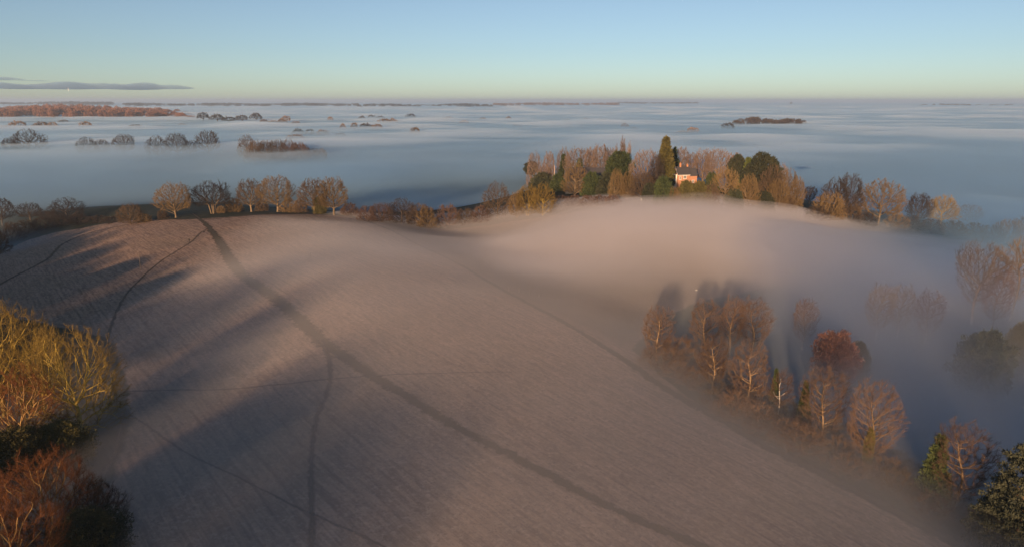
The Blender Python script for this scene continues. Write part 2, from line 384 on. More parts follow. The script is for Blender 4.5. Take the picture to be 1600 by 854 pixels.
fogmat = mat_air('fog_air', (.51,.775,1.0), FOG_D, 0.22)
def shell(name, X, Y, top, bottom, mat, label, live=None):
    """closed body between two height fields, kept only where LIVE says the air is thick enough"""
    ny, nx = X.shape
    top = np.maximum(top, bottom+0.25)
    V = np.r_[np.c_[X.ravel(), Y.ravel(), top.ravel()], np.c_[X.ravel(), Y.ravel(), bottom.ravel()]]
    n = nx*ny; f = grid_faces(nx, ny)
    if live is not None: f = f[live.ravel()[f].any(1)]
    e = np.concatenate([f[:, [0, 1]], f[:, [1, 2]], f[:, [2, 3]], f[:, [3, 0]]])
    key = np.minimum(e[:, 0], e[:, 1]).astype(np.int64)*n+np.maximum(e[:, 0], e[:, 1])
    u, inv, cnt = np.unique(key, return_inverse=True, return_counts=True); e = e[cnt[inv.ravel()] == 1]
    side = np.c_[e[:, 1], e[:, 0], e[:, 0]+n, e[:, 1]+n]
    F = [f, f[:, ::-1]+n, side]
    used = np.unique(np.concatenate([q.ravel() for q in F])); mp = np.zeros(2*n, np.int64); mp[used] = np.arange(len(used))
    return tag(link(name, mesh_np(name, V[used], [mp[q] for q in F], mat, smooth=True)), label, 'fog', kind='stuff')
words = ['deepest', 'deep', 'low', 'middle', 'rising', 'upper', 'high', 'topmost']
for kf in range(FOGN):
    amp = np.interp(rr, [200, 700, 2500, 9000], [1.8, 7.0, 11.0, 18.0])
    nz = waves(FX, FY*1.0, np.interp(rr.mean(), [0, 1], [260, 260]), kf, 5)*.6 + waves(FX+137*kf, FY*1.6, 95, kf+1, 5)*.25*(rr < 2200) + waves(FX, FY*.8, 1500, kf+2, 4)*.5
    top = L + 4.5 - (FOGN-1-kf)*2.9 + amp*nz
    shell('fog_bank', FX, FY, top, np.minimum(FZ-1.0, top-0.5)-1.0-0.13*kf, fogmat, words[kf] + ' layer of blue valley fog lying beyond the hills', live=top > FZ-0.8)

# brighter wisps drifting over the fog
wx = axis(-2200, 2600, 34, 9000, 1.16); wy = axis(560, 3600, 34, 9000, 1.16)
WX, WY = np.meshgrid(wx, wy)
def fog_level(X, Y):
    d2 = ((X[..., None]-LV[:, 0])**2 + (Y[..., None]-LV[:, 1])**2); wg = 1/(d2/3600+0.6)**2
    l = (wg*LV[:, 2]).sum(-1)/wg.sum(-1); r = np.hypot(X, Y-300); b = sstep(420, 780, r)
    return l*(1-b) + (40.5 + 3.0*sstep(1500, 5000, r))*b
WL = fog_level(WX, WY)
wispmat = mat_air('wisp_air', (.64,.82,1.0), 0.011, 0.05)
for kw in range(3):
    t = 11.0*(waves(WX*.7, WY*.7, 420, kw+3) + .5*waves(WX*.6, WY*.8, 170, kw+1) - .20)*np.clip((WY-700)/250, 0, 1)
    t = np.where(t < 0, -0.5+.2*t, t)
    t = np.clip(t, -2.5, 7.5)*sstep(9000, 6000, np.hypot(WX, WY))
    shell('fog_bank', WX, WY, WL+1.0+.6*kw+np.maximum(t, 0.0)*.8, WL+.9+.6*kw-np.maximum(t, 0)*.5, wispmat, ['broad', 'torn', 'narrow'][kw] + ' pinkish wisps drifting on top of the valley fog', live=t > 0)

# mist on the fields
mx_ = np.arange(-130, 330, 4.0); my_ = np.arange(95, 480, 4.0)
MX, MY = np.meshgrid(mx_, my_); MZ = height(MX, MY)
def blob(px, py, sx, sy, amp):
    p = at(px, py); return amp*np.exp(-(((MX-p[0])/sx)**2+((MY-p[1])/sy)**2))
MISTN, MIST_D = 4, 0.014
mistmat = mat_air('mist_air', (.82,.80,.83), MIST_D, 0.0)
base = blob(965,368,64,36,6.0) + blob(850,402,50,40,5.0) + blob(1110,385,60,36,4.0) + blob(1030,430,40,26,1.6) + blob(930,345,90,35,1.6) + blob(1250,410,70,50,3.0) + blob(1370,430,50,45,3.0)
EDGE = np.array([at(*q)[:2] for q in [(540,341),(640,375),(720,414),(790,455),(870,497),(950,545),(1030,600)]])
sd = np.full(MX.shape, 1e9)                      # distance beyond the field track
for (ax_, ay_), (bx_, by_) in zip(EDGE[:-1], EDGE[1:]):
    ux, uy = bx_-ax_, by_-ay_; l_ = math.hypot(ux, uy); tt_ = np.clip(((MX-ax_)*ux+(MY-ay_)*uy)/l_**2, 0, 1)
    dd_ = np.hypot(MX-ax_-tt_*ux, MY-ay_-tt_*uy); sg = np.sign(-(MX-ax_)*uy+(MY-ay_)*ux)
    sd = np.where(dd_ < np.abs(sd), dd_*np.where(sg == 0, 1, sg), sd)
base = base*sstep(2, 34, sd) + blob(660,345,70,22,3.4) + blob(760,348,50,22,2.6) + blob(560,340,40,14,1.2) + blob(930,318,45,22,2.6) + blob(1050,324,50,18,1.9) + blob(1160,330,50,20,2.2) + blob(1260,342,45,24,2.8) + blob(840,338,40,22,2.5)
ed = np.minimum(np.minimum(MX-mx_[0], mx_[-1]-MX), np.minimum(MY-my_[0], my_[-1]-MY)); base = base*sstep(0, 30, ed)
for km in range(MISTN):
    t = base*(0.45+0.24*km) + (1.5*waves(MX, MY, 80, km) + 0.9*waves(MX, MY*1.5, 34, km+2))*np.clip(base/3, .3, 1) - 0.7
    shell('field_mist', MX, MY, MZ+t, np.minimum(MZ-1.2, MZ+t-0.3)-0.1*km, mistmat, ['thin', 'thicker', 'soft', 'outermost'][km] + ' sheet of pink mist drifting over the far field', live=t > -0.6)

# grey mist filling the dell on the right
dx_ = np.arange(70, 420, 6.0); dy_ = np.arange(90, 420, 6.0); DX, DY = np.meshgrid(dx_, dy_); DZ = height(DX, DY)
def dblob(px, py, sx, sy, amp):
    p = at(px, py); return amp*np.exp(-(((DX-p[0])/sx)**2+((DY-p[1])/sy)**2))
dbase = dblob(1500,600,80,60,15) + dblob(1270,540,85,55,12) + dblob(1440,470,120,75,8) + dblob(1150,500,75,50,8.0) + dblob(1480,700,60,45,12) + dblob(1200,440,95,60,3) + dblob(1160,610,28,28,5.0) + dblob(1590,450,80,60,5) + dblob(1330,700,40,32,4.5)
de = np.minimum(np.minimum(DX-dx_[0], dx_[-1]-DX), np.minimum(DY-dy_[0], dy_[-1]-DY)); dbase = dbase*sstep(0, 40, de)
dellmat = mat_air('dell_air', (.93,.95,1.0), 0.0056, 0.76)
for kd in range(4):
    t = dbase*(.45+.22*kd) + 1.6*waves(DX, DY, 70, kd+1) + .9*waves(DX, DY, 28, kd+3) - 1.0
    shell('dell_mist', DX, DY, DZ+t, np.minimum(DZ-1.6, DZ+t-.3)-.1*kd, dellmat, ['first', 'second', 'third', 'outermost'][kd] + ' sheet of grey mist filling the dell behind the limes', live=t > -.5)

# a thin veil hanging over the near field
vx = np.arange(-170, 260, 6.0); vy = np.arange(70, 420, 6.0); VX, VY = np.meshgrid(vx, vy); VZ = height(VX, VY)
e2 = sstep(0, 90, np.minimum(np.minimum(VX-vx[0], vx[-1]-VX), np.minimum(VY-vy[0]+60, vy[-1]-VY)))
for kv in range(2):
    t = (5.0+4.0*kv+2.0*waves(VX, VY, 90, kv+1))*e2-0.6
    shell('field_mist', VX, VY, VZ+t, np.minimum(VZ-1.4, VZ+t-0.3)-0.2*kv, mat_air('veil_air', (.93,.91,.92), 0.0105, 0.10), ['low', 'high'][kv] + ' gauzy veil of mist over the near field', live=t > -0.4)

# ------------------------------------------------------------------ trees
def tubes(p0, p1, r0, r1, n):
    d = p1-p0; l = np.linalg.norm(d, axis=1)[:, None]; d = d/np.maximum(l, 1e-6)
    ref = np.where(np.abs(d[:, 2:3]) < .9, [[0, 0, 1.]], [[1., 0, 0]])
    a = np.cross(d, ref); a /= np.linalg.norm(a, axis=1)[:, None]; b = np.cross(d, a)
    th = np.arange(n)*6.2832/n; c, s = np.cos(th), np.sin(th)
    rad = a[:, None]*c[None, :, None] + b[:, None]*s[None, :, None]
    A = p0[:, None]+rad*r0[:, None, None]; B = p1[:, None]+rad*r1[:, None, None]
    V = np.concatenate([A, B], 1).reshape(-1, 3); E = len(p0)
    i = np.arange(n); q = np.c_[i, (i+1) % n, n+(i+1) % n, n+i]
    return V, (q[None]+(np.arange(E)*2*n)[:, None, None]).reshape(-1, 4)
def unit(v): return v/np.maximum(np.linalg.norm(v, axis=-1, keepdims=True), 1e-9)
def ribbons(p, d, length, width, rng, bend=.35):
    """thin twigs: a quad that ends in a triangle"""
    n = len(p); side = unit(np.cross(d, rng.normal(size=(n, 3)))); d2 = unit(d+bend*rng.normal(size=(n, 3)))
    L = length[:, None]; W = width[:, None]*.5
    m = p+d*L*.5; e = m+d2*L*.5
    V = np.stack([p-side*W, p+side*W, m+side*W*.7, m-side*W*.7, e], 1).reshape(-1, 3)
    b = (np.arange(n)*5)[:, None]
    return V, (b+np.array([[0, 1, 2, 3]])), (b+np.array([[3, 2, 4]])), m, e, d2
PROF = {
 'oak':  (.26, lambda u: np.sqrt(np.clip(1-((u-.42)/.60)**2, 0, 1))),
 'dome': (.12, lambda u: np.sqrt(np.clip(1-((u-.30)/.71)**2, 0, 1))),
 'lime': (.20, lambda u: np.sqrt(np.clip(1-((u-.50)/.56)**2, 0, 1))*(.75+.25*u)),
 'fan':  (.30, lambda u: np.clip(.30+.95*u, 0, 1)*np.sqrt(np.clip(1-np.clip((u-.62)/.38, 0, 1)**2, 0, 1))),
 'poplar': (.06, lambda u: np.sin(np.clip(u*.93+.07, 0, 1)*math.pi)**.6),
 'birch': (.30, lambda u: np.sin(np.clip(u, 0, 1)*math.pi)**.7),
 'bush': (.02, lambda u: np.sqrt(np.clip(1-(u*.98)**2, 0, 1))),
 'spread': (.30, lambda u: np.sqrt(np.clip(1-((u-.35)/.66)**2, 0, 1)))}
TREE = {}
def bare(key, prof, H, R, n, tw, seed, bf=.35, rtip=.018, thr=.055, tlen=1.1, twid=.03, stems=1, lean=0.0, sub=2, gnarl=.12, shell_p=.55, pexp=2.3, leader=0.0):
    """a leafless tree: points spread through the crown joined into branches that grow from the trunk; > trunk mesh (trunk and limbs), crown mesh (branches and twigs)"""
    rng = np.random.default_rng(seed)
    cb, pf = PROF[prof]; cb *= H
    ph = rng.uniform(0, 6.28, 6)
    P = []
    while len(P) < n:
        u = rng.uniform(0, 1, 400); th = rng.uniform(0, 6.2832, 400)
        rr = pf(u)*R; keep = rng.uniform(0, 1, 400) < (rr/R)**1.3+.03
        lob = 1+.13*np.sin(3*th+ph[0]+4*u)+.10*np.sin(5*th+ph[1]-7*u)+.07*np.sin(9*th+ph[2]+13*u)
        q = np.where(rng.uniform(0, 1, 400) < shell_p, rng.uniform(.72, 1, 400), np.sqrt(rng.uniform(0, 1, 400)))
        rad = rr*q*lob
        top = H*(1+.05*np.sin(4*th+ph[3])+.03*np.sin(7*th+ph[4]))
        X = np.c_[rad*np.cos(th), rad*np.sin(th), cb+u*(top-cb)]
        P += list(X[keep])
    P = np.array(P[:n])
    nodes, par = [], []
    if stems == 1:
        hi_ = max(cb*1.25, H*.3, H*leader); nt_ = max(4, int(hi_/.9)+2)
        hh = np.linspace(0, hi_, nt_)
        for i, z in enumerate(hh):
            nodes.append((.02*H*math.sin(z*.35+ph[5])*(z/H)*3, .02*H*math.cos(z*.3+ph[4])*(z/H)*3, z)); par.append(i-1)
    else:
        nodes.append((0, 0, -.3)); par.append(-1)
        for s_ in range(stems):
            a = 6.2832*s_/stems+rng.uniform(-.5, .5); pr = 0
            for z in np.linspace(0, max(cb, H*.22), 4):
                f = .05*H+.18*z
                nodes.append((f*math.cos(a), f*math.sin(a), z)); par.append(pr); pr = len(nodes)-1
    nodes = np.array(nodes); nodes_all = np.zeros((len(nodes)+n, 3)); nodes_all[:len(nodes)] = nodes
    plen = np.zeros(len(nodes)+n)
    for i in range(len(nodes)):
        if par[i] >= 0: plen[i] = plen[par[i]]+np.linalg.norm(nodes[i]-nodes[par[i]])
    plen *= .45
    k0 = len(nodes); cost = np.full(n, 1e9); who = np.zeros(n, int); done = np.zeros(n, bool)
    def upd(i):
        dv = P-nodes_all[i]; dd = np.linalg.norm(dv, axis=1)
        c = dd+bf*plen[i] + (.9*np.maximum(0, .42*dd-dv[:, 2]) if leader or stems == 1 else np.where(dv[:, 2] < -.2*dd, .4*dd, 0))
        b = (c < cost) & ~done; cost[b] = c[b]; who[b] = i
    for i in range(1 if stems == 1 else 1, k0): upd(i)
    par = list(par)
    for s_ in range(n):
        c = np.where(done, 1e9, cost); j = int(np.argmin(c)); i = k0+s_
        nodes_all[i] = P[j]; par.append(int(who[j])); plen[i] = plen[who[j]]+np.linalg.norm(P[j]-nodes_all[who[j]]); done[j] = True; upd(i)
    X = nodes_all; par = np.array(par); M = len(X)
    ch = np.zeros(M); 
    tips = np.zeros(M); hasch = np.zeros(M, bool); hasch[par[par >= 0]] = True
    tips[~hasch] = 1
    for i in range(M-1, 0, -1): tips[par[i]] += tips[i]
    X = X+rng.normal(size=X.shape)*gnarl*(np.arange(M) >= k0)[:, None]
    for _ in range(2):                                  # ease the kinks
        S = np.zeros_like(X); cnt = np.zeros(M)
        np.add.at(S, par[1:], X[1:]*tips[1:, None]); np.add.at(cnt, par[1:], tips[1:])
        okm = (np.arange(M) >= k0) & (cnt > 0)
        mid = .5*(X[par]+S/np.maximum(cnt, 1)[:, None])
        X = np.where(okm[:, None], .5*X+.5*mid, X)
    if lean: X[:, 0] += lean*X[:, 2]+lean*.3*np.sin(X[:, 2]*.4)
    r = rtip*tips**(1/pexp)
    e = np.arange(1, M); p0, p1 = X[par[e]], X[e]; r1 = r[e]; r0 = np.minimum(r[par[e]], r1*1.25)
    if stems == 1:
        fl = (p0[:, 2] < .3) & (r1 > .6*r.max()); r0 = np.where(fl, r0*1.5, r0)
    big = r1 > thr
    Vt, Ft = tubes(p0[big], p1[big], r0[big], r1[big], 6)
    me_t = mesh_np(key+'_trunk', Vt, [Ft], None, smooth=True)
    Vs, Fs = tubes(p0[~big], p1[~big], r0[~big], r1[~big], 3)
    # twigs
    w_ = np.where(r1 < thr*1.6)[0]
    pick = rng.choice(w_, tw)
    f = rng.uniform(0, 1, tw)[:, None]; pp = p0[pick]*(1-f)+p1[pick]*f
    c0 = np.array([lean*H*.6, 0, cb+(H-cb)*.35])
    dd = unit(unit(p1[pick]-p0[pick])*.6+unit(pp-c0)*.75+np.array([0, 0, .28])+rng.normal(size=(tw, 3))*.42)
    V1, q1, t1, m1, e1, d1 = ribbons(pp, dd, tlen*rng.uniform(.5, 1.35, tw), np.full(tw, twid), rng)
    VV, QQ, TT = [Vs, V1], [Fs, q1+len(Vs)], [t1+len(Vs)]; off = len(Vs)+len(V1)
    for s_ in range(sub):
        ds = unit(d1+rng.normal(size=(tw, 3))*.6+np.array([0, 0, .15]))
        st = m1 if s_ % 2 == 0 else (m1*.4+e1*.6)
        V2, q2, t2, *_ = ribbons(st, ds, tlen*rng.uniform(.3, .8, tw), np.full(tw, twid*.7), rng)
        VV.append(V2); QQ.append(q2+off); TT.append(t2+off); off += len(V2)
    me_c = mesh_np(key+'_crown', np.concatenate(VV), [np.concatenate(QQ), np.concatenate(TT)], None)
    TREE[key] = (me_t, me_c, H, R*2)
def leafy(key, shape, H, R, n_cl, per, leaf, seed, r_cl=.9, trunk_r=.35, bare_to=.1):
    """an evergreen: leaf sprays in clumps through the crown; > trunk mesh, crown mesh"""
    rng = np.random.default_rng(seed); C, cr = [], []
    ph = rng.uniform(0, 6.28, 8)
    while len(C) < n_cl:
        u = rng.uniform(0, 1); th = rng.uniform(0, 6.2832)
        if shape == 'sequoia': f = (1-u)**.55*(.35+.65*min(1, u/.10)) if u > .0 else 0
        elif shape == 'cone': f = (1-u)**.85
        elif shape == 'round': f = math.sqrt(max(0, 1-((u-.42)/.6)**2))
        elif shape == 'pine': f = math.sqrt(max(0, 1-((u-.75)/.26)**2)) if u > .5 else 0
        elif shape == 'cedar': f = (1-u)**.6
        else: f = math.sqrt(max(0, 1-u*u))
        if f <= 0 or rng.uniform() > f**.8+.06: continue
        lob = 1+.14*math.sin(3*th+ph[0]+5*u)+.11*math.sin(5*th+ph[1]-9*u)+.08*math.sin(8*th+ph[2]+17*u)
        q = rng.uniform(.62, 1) if rng.uniform() < .8 else rng.uniform(.2, .7)
        z = H*(bare_to+u*(1-bare_to))
        if shape == 'cedar': z = H*(bare_to+(round(u*9)+.12*rng.normal())/9*(1-bare_to))
        rad = R*f*q*lob
        C.append((rad*math.cos(th), rad*math.sin(th), z)); cr.append(r_cl*rng.uniform(.6, 1.3)*(.55+.45*f))
    C, cr = np.array(C), np.array(cr)
    flat = np.array([1, 1, .30]) if shape in ('cedar', 'pine') else np.array([1, 1, .8])
    v = unit(rng.normal(size=(n_cl, per, 3)))*rng.uniform(.3, 1, (n_cl, per, 1))**.5
    P = (C[:, None]+v*cr[:, None, None]*flat).reshape(-1, 3); n = len(P)
    vv = v.reshape(-1, 3); ax = unit(C*np.array([1, 1, 0])); ax = np.repeat(ax, per, 0)
    d = unit(vv*.7+ax*.6+rng.normal(size=(n, 3))*.5+(np.array([0, 0, -.1]) if shape in ('cedar',) else np.array([0, 0, .3])))
    side = unit(np.cross(d, rng.normal(size=(n, 3))))
    s = leaf*rng.uniform(.6, 1.4, (n, 1))
    V = np.stack([P-side*s*.42, P+d*s*.5-side*s*.15*0+side*s*.42*.2, P+d*s*1.3, P-d*s*.2+side*s*.42], 1).reshape(-1, 3)
    b = (np.arange(n)*4)[:, None]
    me_c = mesh_np(key+'_crown', V, [b+np.array([[0, 1, 2]]), b+np.array([[0, 3, 1]])], None)
    hh = np.linspace(0, H*.93, 9); tp = np.c_[.01*H*np.sin(hh*.4), .01*H*np.cos(hh*.5), hh]
    rt = trunk_r*(1-hh/H)**.8+.02; rt[0] *= 1.5
    Vt, Ft = tubes(tp[:-1], tp[1:], rt[:-1], rt[1:], 7)
    lim = rng.choice(n_cl, min(60, n_cl), replace=False); q0 = np.c_[0*lim, 0*lim, C[lim, 2]*.9].astype(float)
    V3, F3 = tubes(q0, C[lim], np.full(len(lim), trunk_r*.16), np.full(len(lim), .02), 4)
    me_t = mesh_np(key+'_trunk', np.r_[Vt, V3], [Ft, F3+len(Vt)], None, smooth=True)
    TREE[key] = (me_t, me_c, H, R*2)

# crest oaks and other mid-distance trees (twigs widened a little: each ribbon stands for a spray)
bare('oak_a', 'oak', 17, 9.0, 1400, 20000, 1, bf=0.45, rtip=0.03, thr=.085, tlen=0.62, twid=0.029, sub=3, shell_p=0.8, gnarl=0.1, leader=0.42)
bare('oak_b', 'spread', 16, 9.5, 1400, 20000, 2, bf=0.6, rtip=0.03, thr=.085, tlen=0.62, twid=0.029, stems=4, sub=3, shell_p=0.8, gnarl=0.1)
bare('oak_c', 'oak', 18, 7.5, 1400, 20000, 3, bf=0.5, rtip=0.03, thr=.085, tlen=0.62, twid=0.029, sub=3, shell_p=0.8, gnarl=0.1, leader=0.42)
bare('oak_d', 'spread', 18, 10.5, 1400, 20000, 4, bf=0.5, rtip=0.03, thr=.09, tlen=0.62, twid=0.029, sub=3, shell_p=0.8, gnarl=0.1, leader=0.42)
bare('dome_a', 'dome', 14, 8.0, 1400, 18000, 5, bf=0.45, rtip=0.026, thr=.08, tlen=0.6, twid=0.024, sub=3, shell_p=0.85, gnarl=0.08, leader=0.4)
bare('dome_b', 'dome', 13, 7.0, 1400, 18000, 6, bf=0.7, rtip=0.026, thr=.08, tlen=0.6, twid=0.024, stems=3, sub=3, shell_p=0.85, gnarl=0.08)
bare('ash', 'lime', 20, 6.8, 1400, 20000, 7, bf=0.5, rtip=0.03, thr=.085, tlen=0.62, twid=0.034, sub=3, shell_p=0.8, leader=0.6)
bare('poplar', 'poplar', 24, 2.4, 360, 6000, 8, bf=0.4, rtip=.03, thr=.07, tlen=1.4, twid=0.036, leader=0.9)
bare('thorn', 'bush', 6, 4.6, 340, 8000, 9, bf=.4, rtip=.02, thr=.06, tlen=0.7, twid=0.026, stems=5)
bare('scrub', 'bush', 5, 3.4, 340, 8000, 10, bf=.3, rtip=.018, thr=.05, tlen=0.7, twid=0.026, stems=6)
# limes along the track and the tall trees in the dell
bare('lime_a', 'lime', 21, 7.0, 1500, 15000, 11, bf=0.3, rtip=.022, thr=.062, tlen=0.8, twid=0.014, gnarl=.15, shell_p=0.7, sub=3, leader=0.8)
bare('lime_b', 'lime', 21, 7.6, 1500, 15000, 12, bf=0.38, rtip=.022, thr=.062, tlen=0.8, twid=0.014, gnarl=.15, shell_p=0.7, sub=3, leader=0.8)
bare('lime_c', 'lime', 20, 6.4, 1500, 15000, 13, bf=0.45, rtip=.022, thr=.062, tlen=0.8, twid=0.014, gnarl=.15, shell_p=0.7, sub=3, leader=0.8)
bare('beech', 'fan', 24, 8.5, 1700, 16000, 14, bf=0.5, rtip=.025, thr=.07, tlen=0.8, twid=0.014, shell_p=0.7, sub=3, leader=0.5)
bare('slender', 'fan', 25, 6.0, 480, 3800, 15, bf=0.4, rtip=.03, thr=.07, tlen=1.4, twid=.03, lean=.10, leader=0.6)
bare('birch', 'birch', 16, 3.8, 300, 2600, 16, bf=0.35, rtip=.022, thr=.05, tlen=1.3, twid=0.02, lean=.06, sub=1, leader=0.7)
bare('undergrowth', 'bush', 5, 4.0, 420, 9000, 17, bf=.35, rtip=.014, thr=.04, tlen=.9, twid=0.015, stems=7)
# big lichen-covered oaks close by on the left
bare('lichen_a', 'dome', 23, 11.0, 2600, 26000, 18, bf=0.4, rtip=0.027, thr=.05, tlen=0.7, twid=0.019, gnarl=0.28)
bare('lichen_b', 'oak', 22, 10.5, 2600, 26000, 19, bf=0.4, rtip=0.027, thr=.05, tlen=0.7, twid=0.019, gnarl=0.28)
bare('ruddy', 'dome', 16, 9.0, 2000, 26000, 20, bf=0.32, rtip=0.022, thr=.042, tlen=0.8, twid=0.018, gnarl=.20)
# evergreens
leafy('sequoia', 'sequoia', 33, 5.6, 420, 46, .85, 30, r_cl=1.5, trunk_r=.9, bare_to=.05)
leafy('yew', 'round', 18, 9.0, 330, 40, .8, 31, r_cl=1.9, trunk_r=.5, bare_to=.03)
leafy('holm', 'round', 17, 9.5, 380, 42, .75, 32, r_cl=1.6, trunk_r=.5, bare_to=.05)
leafy('cypress', 'cone', 16, 4.5, 240, 40, .7, 33, r_cl=1.2, trunk_r=.35, bare_to=.04)
leafy('pine', 'pine', 14, 4.5, 90, 60, .6, 34, r_cl=1.6, trunk_r=.35, bare_to=.05)
leafy('cedar', 'cedar', 20, 10.5, 700, 55, .42, 35, r_cl=1.5, trunk_r=.6, bare_to=.08)
leafy('laurel', 'bush', 7, 5.0, 260, 40, .45, 36, r_cl=1.1, trunk_r=.2, bare_to=.0)
leafy('ivy_bush', 'round', 10, 5.5, 900, 40, .22, 37, r_cl=1.0, trunk_r=.25, bare_to=.0)
leafy('copper', 'round', 10, 6.5, 420, 40, .45, 38, r_cl=1.3, trunk_r=.3, bare_to=.02)

MT = {
 'bark': mat_plant('brown_bark', (0.090,0.060,0.037), (0.142,0.100,0.060), 1.2),
 'bark_pale': mat_plant('pale_bark', (0.149,0.109,0.069), (0.208,0.159,0.099), 1.2),
 'bark_lime': mat_plant('lime_bark', (.17,.115,.065), (.26,.185,.11), 1.2),
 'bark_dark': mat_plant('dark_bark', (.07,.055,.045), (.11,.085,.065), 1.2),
 'bark_lichen': mat_plant('lichen_bark', (0.312,0.222,0.054), (0.480,0.348,0.072), 1.5),
 'bark_white': mat_plant('white_birch_bark', (.50,.44,.38), (.66,.60,.54), 1.5),
 'bark_rust': mat_plant('rust_bark', (0.264,0.156,0.060), (0.384,0.252,0.096), 1.5),
 'twig': mat_plant('brown_twigs', (.070,.049,.030), (.112,.078,.048), .35),
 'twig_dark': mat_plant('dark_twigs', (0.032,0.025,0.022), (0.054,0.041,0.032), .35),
 'twig_tan': mat_plant('tan_twigs', (0.120,0.081,0.036), (0.185,0.127,0.060), .35),
 'twig_red': mat_plant('reddish_twigs', (.088,.055,.041), (.125,.078,.057), .35),
 'twig_lime': mat_plant('lime_twigs', (.100,.064,.044), (.150,.098,.066), .35), #(0.075,0.037,0.022), (0.110,0.060,0.035), .35),
 'twig_lichen': mat_plant('lichen_twigs', (0.154,0.104,0.025), (0.252,0.172,0.040), .30),
 'twig_rust': mat_plant('rust_twigs', (0.090,0.034,0.013), (0.145,0.058,0.020), .30),
 'twig_far': mat_plant('far_wood_twigs', (.15,.070,.042), (.21,.105,.065), .02),
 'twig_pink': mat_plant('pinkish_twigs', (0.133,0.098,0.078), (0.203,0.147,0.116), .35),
 'leaf_yew': mat_plant('yew_leaves', (.030,.044,.018), (.060,.075,.026), .25),
 'leaf_seq': mat_plant('sequoia_leaves', (.065,.060,.018), (.115,.098,.030), .25),
 'leaf_dark': mat_plant('dark_leaves', (.026,.034,.020), (.050,.050,.026), .25),
 'leaf_green': mat_plant('bright_green_leaves', (.065,.085,.022), (.10,.115,.034), .25),
 'leaf_olive': mat_plant('olive_leaves', (.065,.060,.020), (.10,.085,.030), .25),
 'leaf_cedar': mat_plant('cedar_needles', (0.042,0.049,0.032), (0.070,0.073,0.045), .3),
 'leaf_copper': mat_plant('copper_leaves', (0.101,0.042,0.024), (0.139,0.064,0.036), .25)}
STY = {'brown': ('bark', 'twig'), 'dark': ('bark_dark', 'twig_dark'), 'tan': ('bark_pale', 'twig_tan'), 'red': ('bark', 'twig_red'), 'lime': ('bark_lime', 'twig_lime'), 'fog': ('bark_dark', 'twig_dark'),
       'lichen': ('bark_lichen', 'twig_lichen'), 'rust': ('bark_rust', 'twig_rust'), 'pale': ('bark_pale', 'twig'), 'pink': ('bark_pale', 'twig_pink'), 'birch': ('bark_white', 'twig_red'),
       'paledark': ('bark_pale', 'twig_dark'),
       'yew': ('bark_dark', 'leaf_yew'), 'seq': ('bark', 'leaf_seq'), 'holm': ('bark_dark', 'leaf_dark'), 'green': ('bark', 'leaf_green'), 'olive': ('bark', 'leaf_olive'),
       'cedar': ('bark', 'leaf_cedar'), 'copper': ('bark', 'leaf_copper')}
_coat = {}
def coated(me, m):
    """the mesh in one material: every tree of a kind and colour shares it"""
    k = (me.name, m.name)
    if k not in _coat:
        c = me.copy(); c.materials.clear(); c.materials.append(m); _coat[k] = c
    return _coat[k]
def tree(key, name, label, px, base=None, top=None, w=None, Y=None, sty='brown', group=None, cat='tree', turn=None, world=None, H=None, sink=0.15):
    me_t, me_c, H0, W0 = TREE[key]
    p = np.array([world[0], world[1], h1(*world)]) if world else (at_dist(px, Y) if Y else at(px, base))
    hgt = H if H else top_height(p, top)
    s = hgt/H0; sx = (w*px_size(p)/W0) if w else s
    root = empty(name, (p[0], p[1], p[2]-sink*s), turn if turn is not None else random.uniform(0, 6.28))
    root.scale = (sx, sx, s)
    tag(root, label, cat, group)
    link('trunk', coated(me_t, MT[STY[sty][0]]), root); link('crown', coated(me_c, MT[STY[sty][1]]), root)
    return root

# --- the oaks and bushes along the crest
G = 'oaks along the crest of the frosty field'
tree('oak_a', 'oak_tree', 'bare oak with low forked trunk, beside the field corner where the paths meet', 275, 340, 286, 54, sty='tan', group=G, turn=.4)
tree('oak_b', 'oak_tree', 'wide flat-topped bare oak with several stems, by the head of the broad path', 333, 334, 284, 62, sty='paledark', group=G)
tree('oak_c', 'oak_tree', 'smallest and narrowest bare oak on the crest, touching a larger one', 393, 331, 281, 42, sty='pale', group=G)
tree('oak_a', 'oak_tree', 'round sunlit bare oak on the crest with twigs ruddy at the top', 434, 331, 275, 56, sty='tan', group=G, turn=2.2)
tree('oak_c', 'oak_tree', 'ivy-clad bare oak at the right end of the crest row', 492, 334, 280, 48, sty='brown', group=G, turn=1.2)
tree('oak_c', 'oak_tree', 'pale-stemmed bare oak beside the ivy-clad one at the end of the crest', 522, 336, 278, 46, sty='tan', group=G, turn=4)
o = tree('ivy_bush', 'ivy_bush', 'dark green ivy thicket round the stem of a crest oak', 500, 334, 308, 22, sty='olive', cat='ivy')
for i, (px, b, t, w_, k_, st_, lb) in enumerate([
    (206,350,318,38,'dome_b','brown','round brown hedge tree standing apart left of the crest oaks'),
    (226,347,334,22,'scrub','tan','low tan bush just right of the round brown hedge tree'),
    (255,342,328,18,'scrub','brown','small bush at the foot of the forked oak'),
    (366,331,311,26,'scrub','tan','tan scrub bush between the flat-topped and the narrow oak'),
    (410,330,313,20,'scrub','brown','dull brown bush between the two middle crest oaks'),
    (452,331,310,30,'thorn','tan','sprawling sunlit bush under the round crest oak'),
    (470,332,312,24,'scrub','brown','low bush left of the ivy-clad oak'),
    (546,337,318,28,'scrub','red','reddish bush right of the pale-stemmed oak'),
    (345,333,322,14,'scrub','tan','tiny bush under the flat-topped oak')]):
    tree(k_, 'bare_bush', lb, px, b, t, w_, sty=st_, cat='bush')
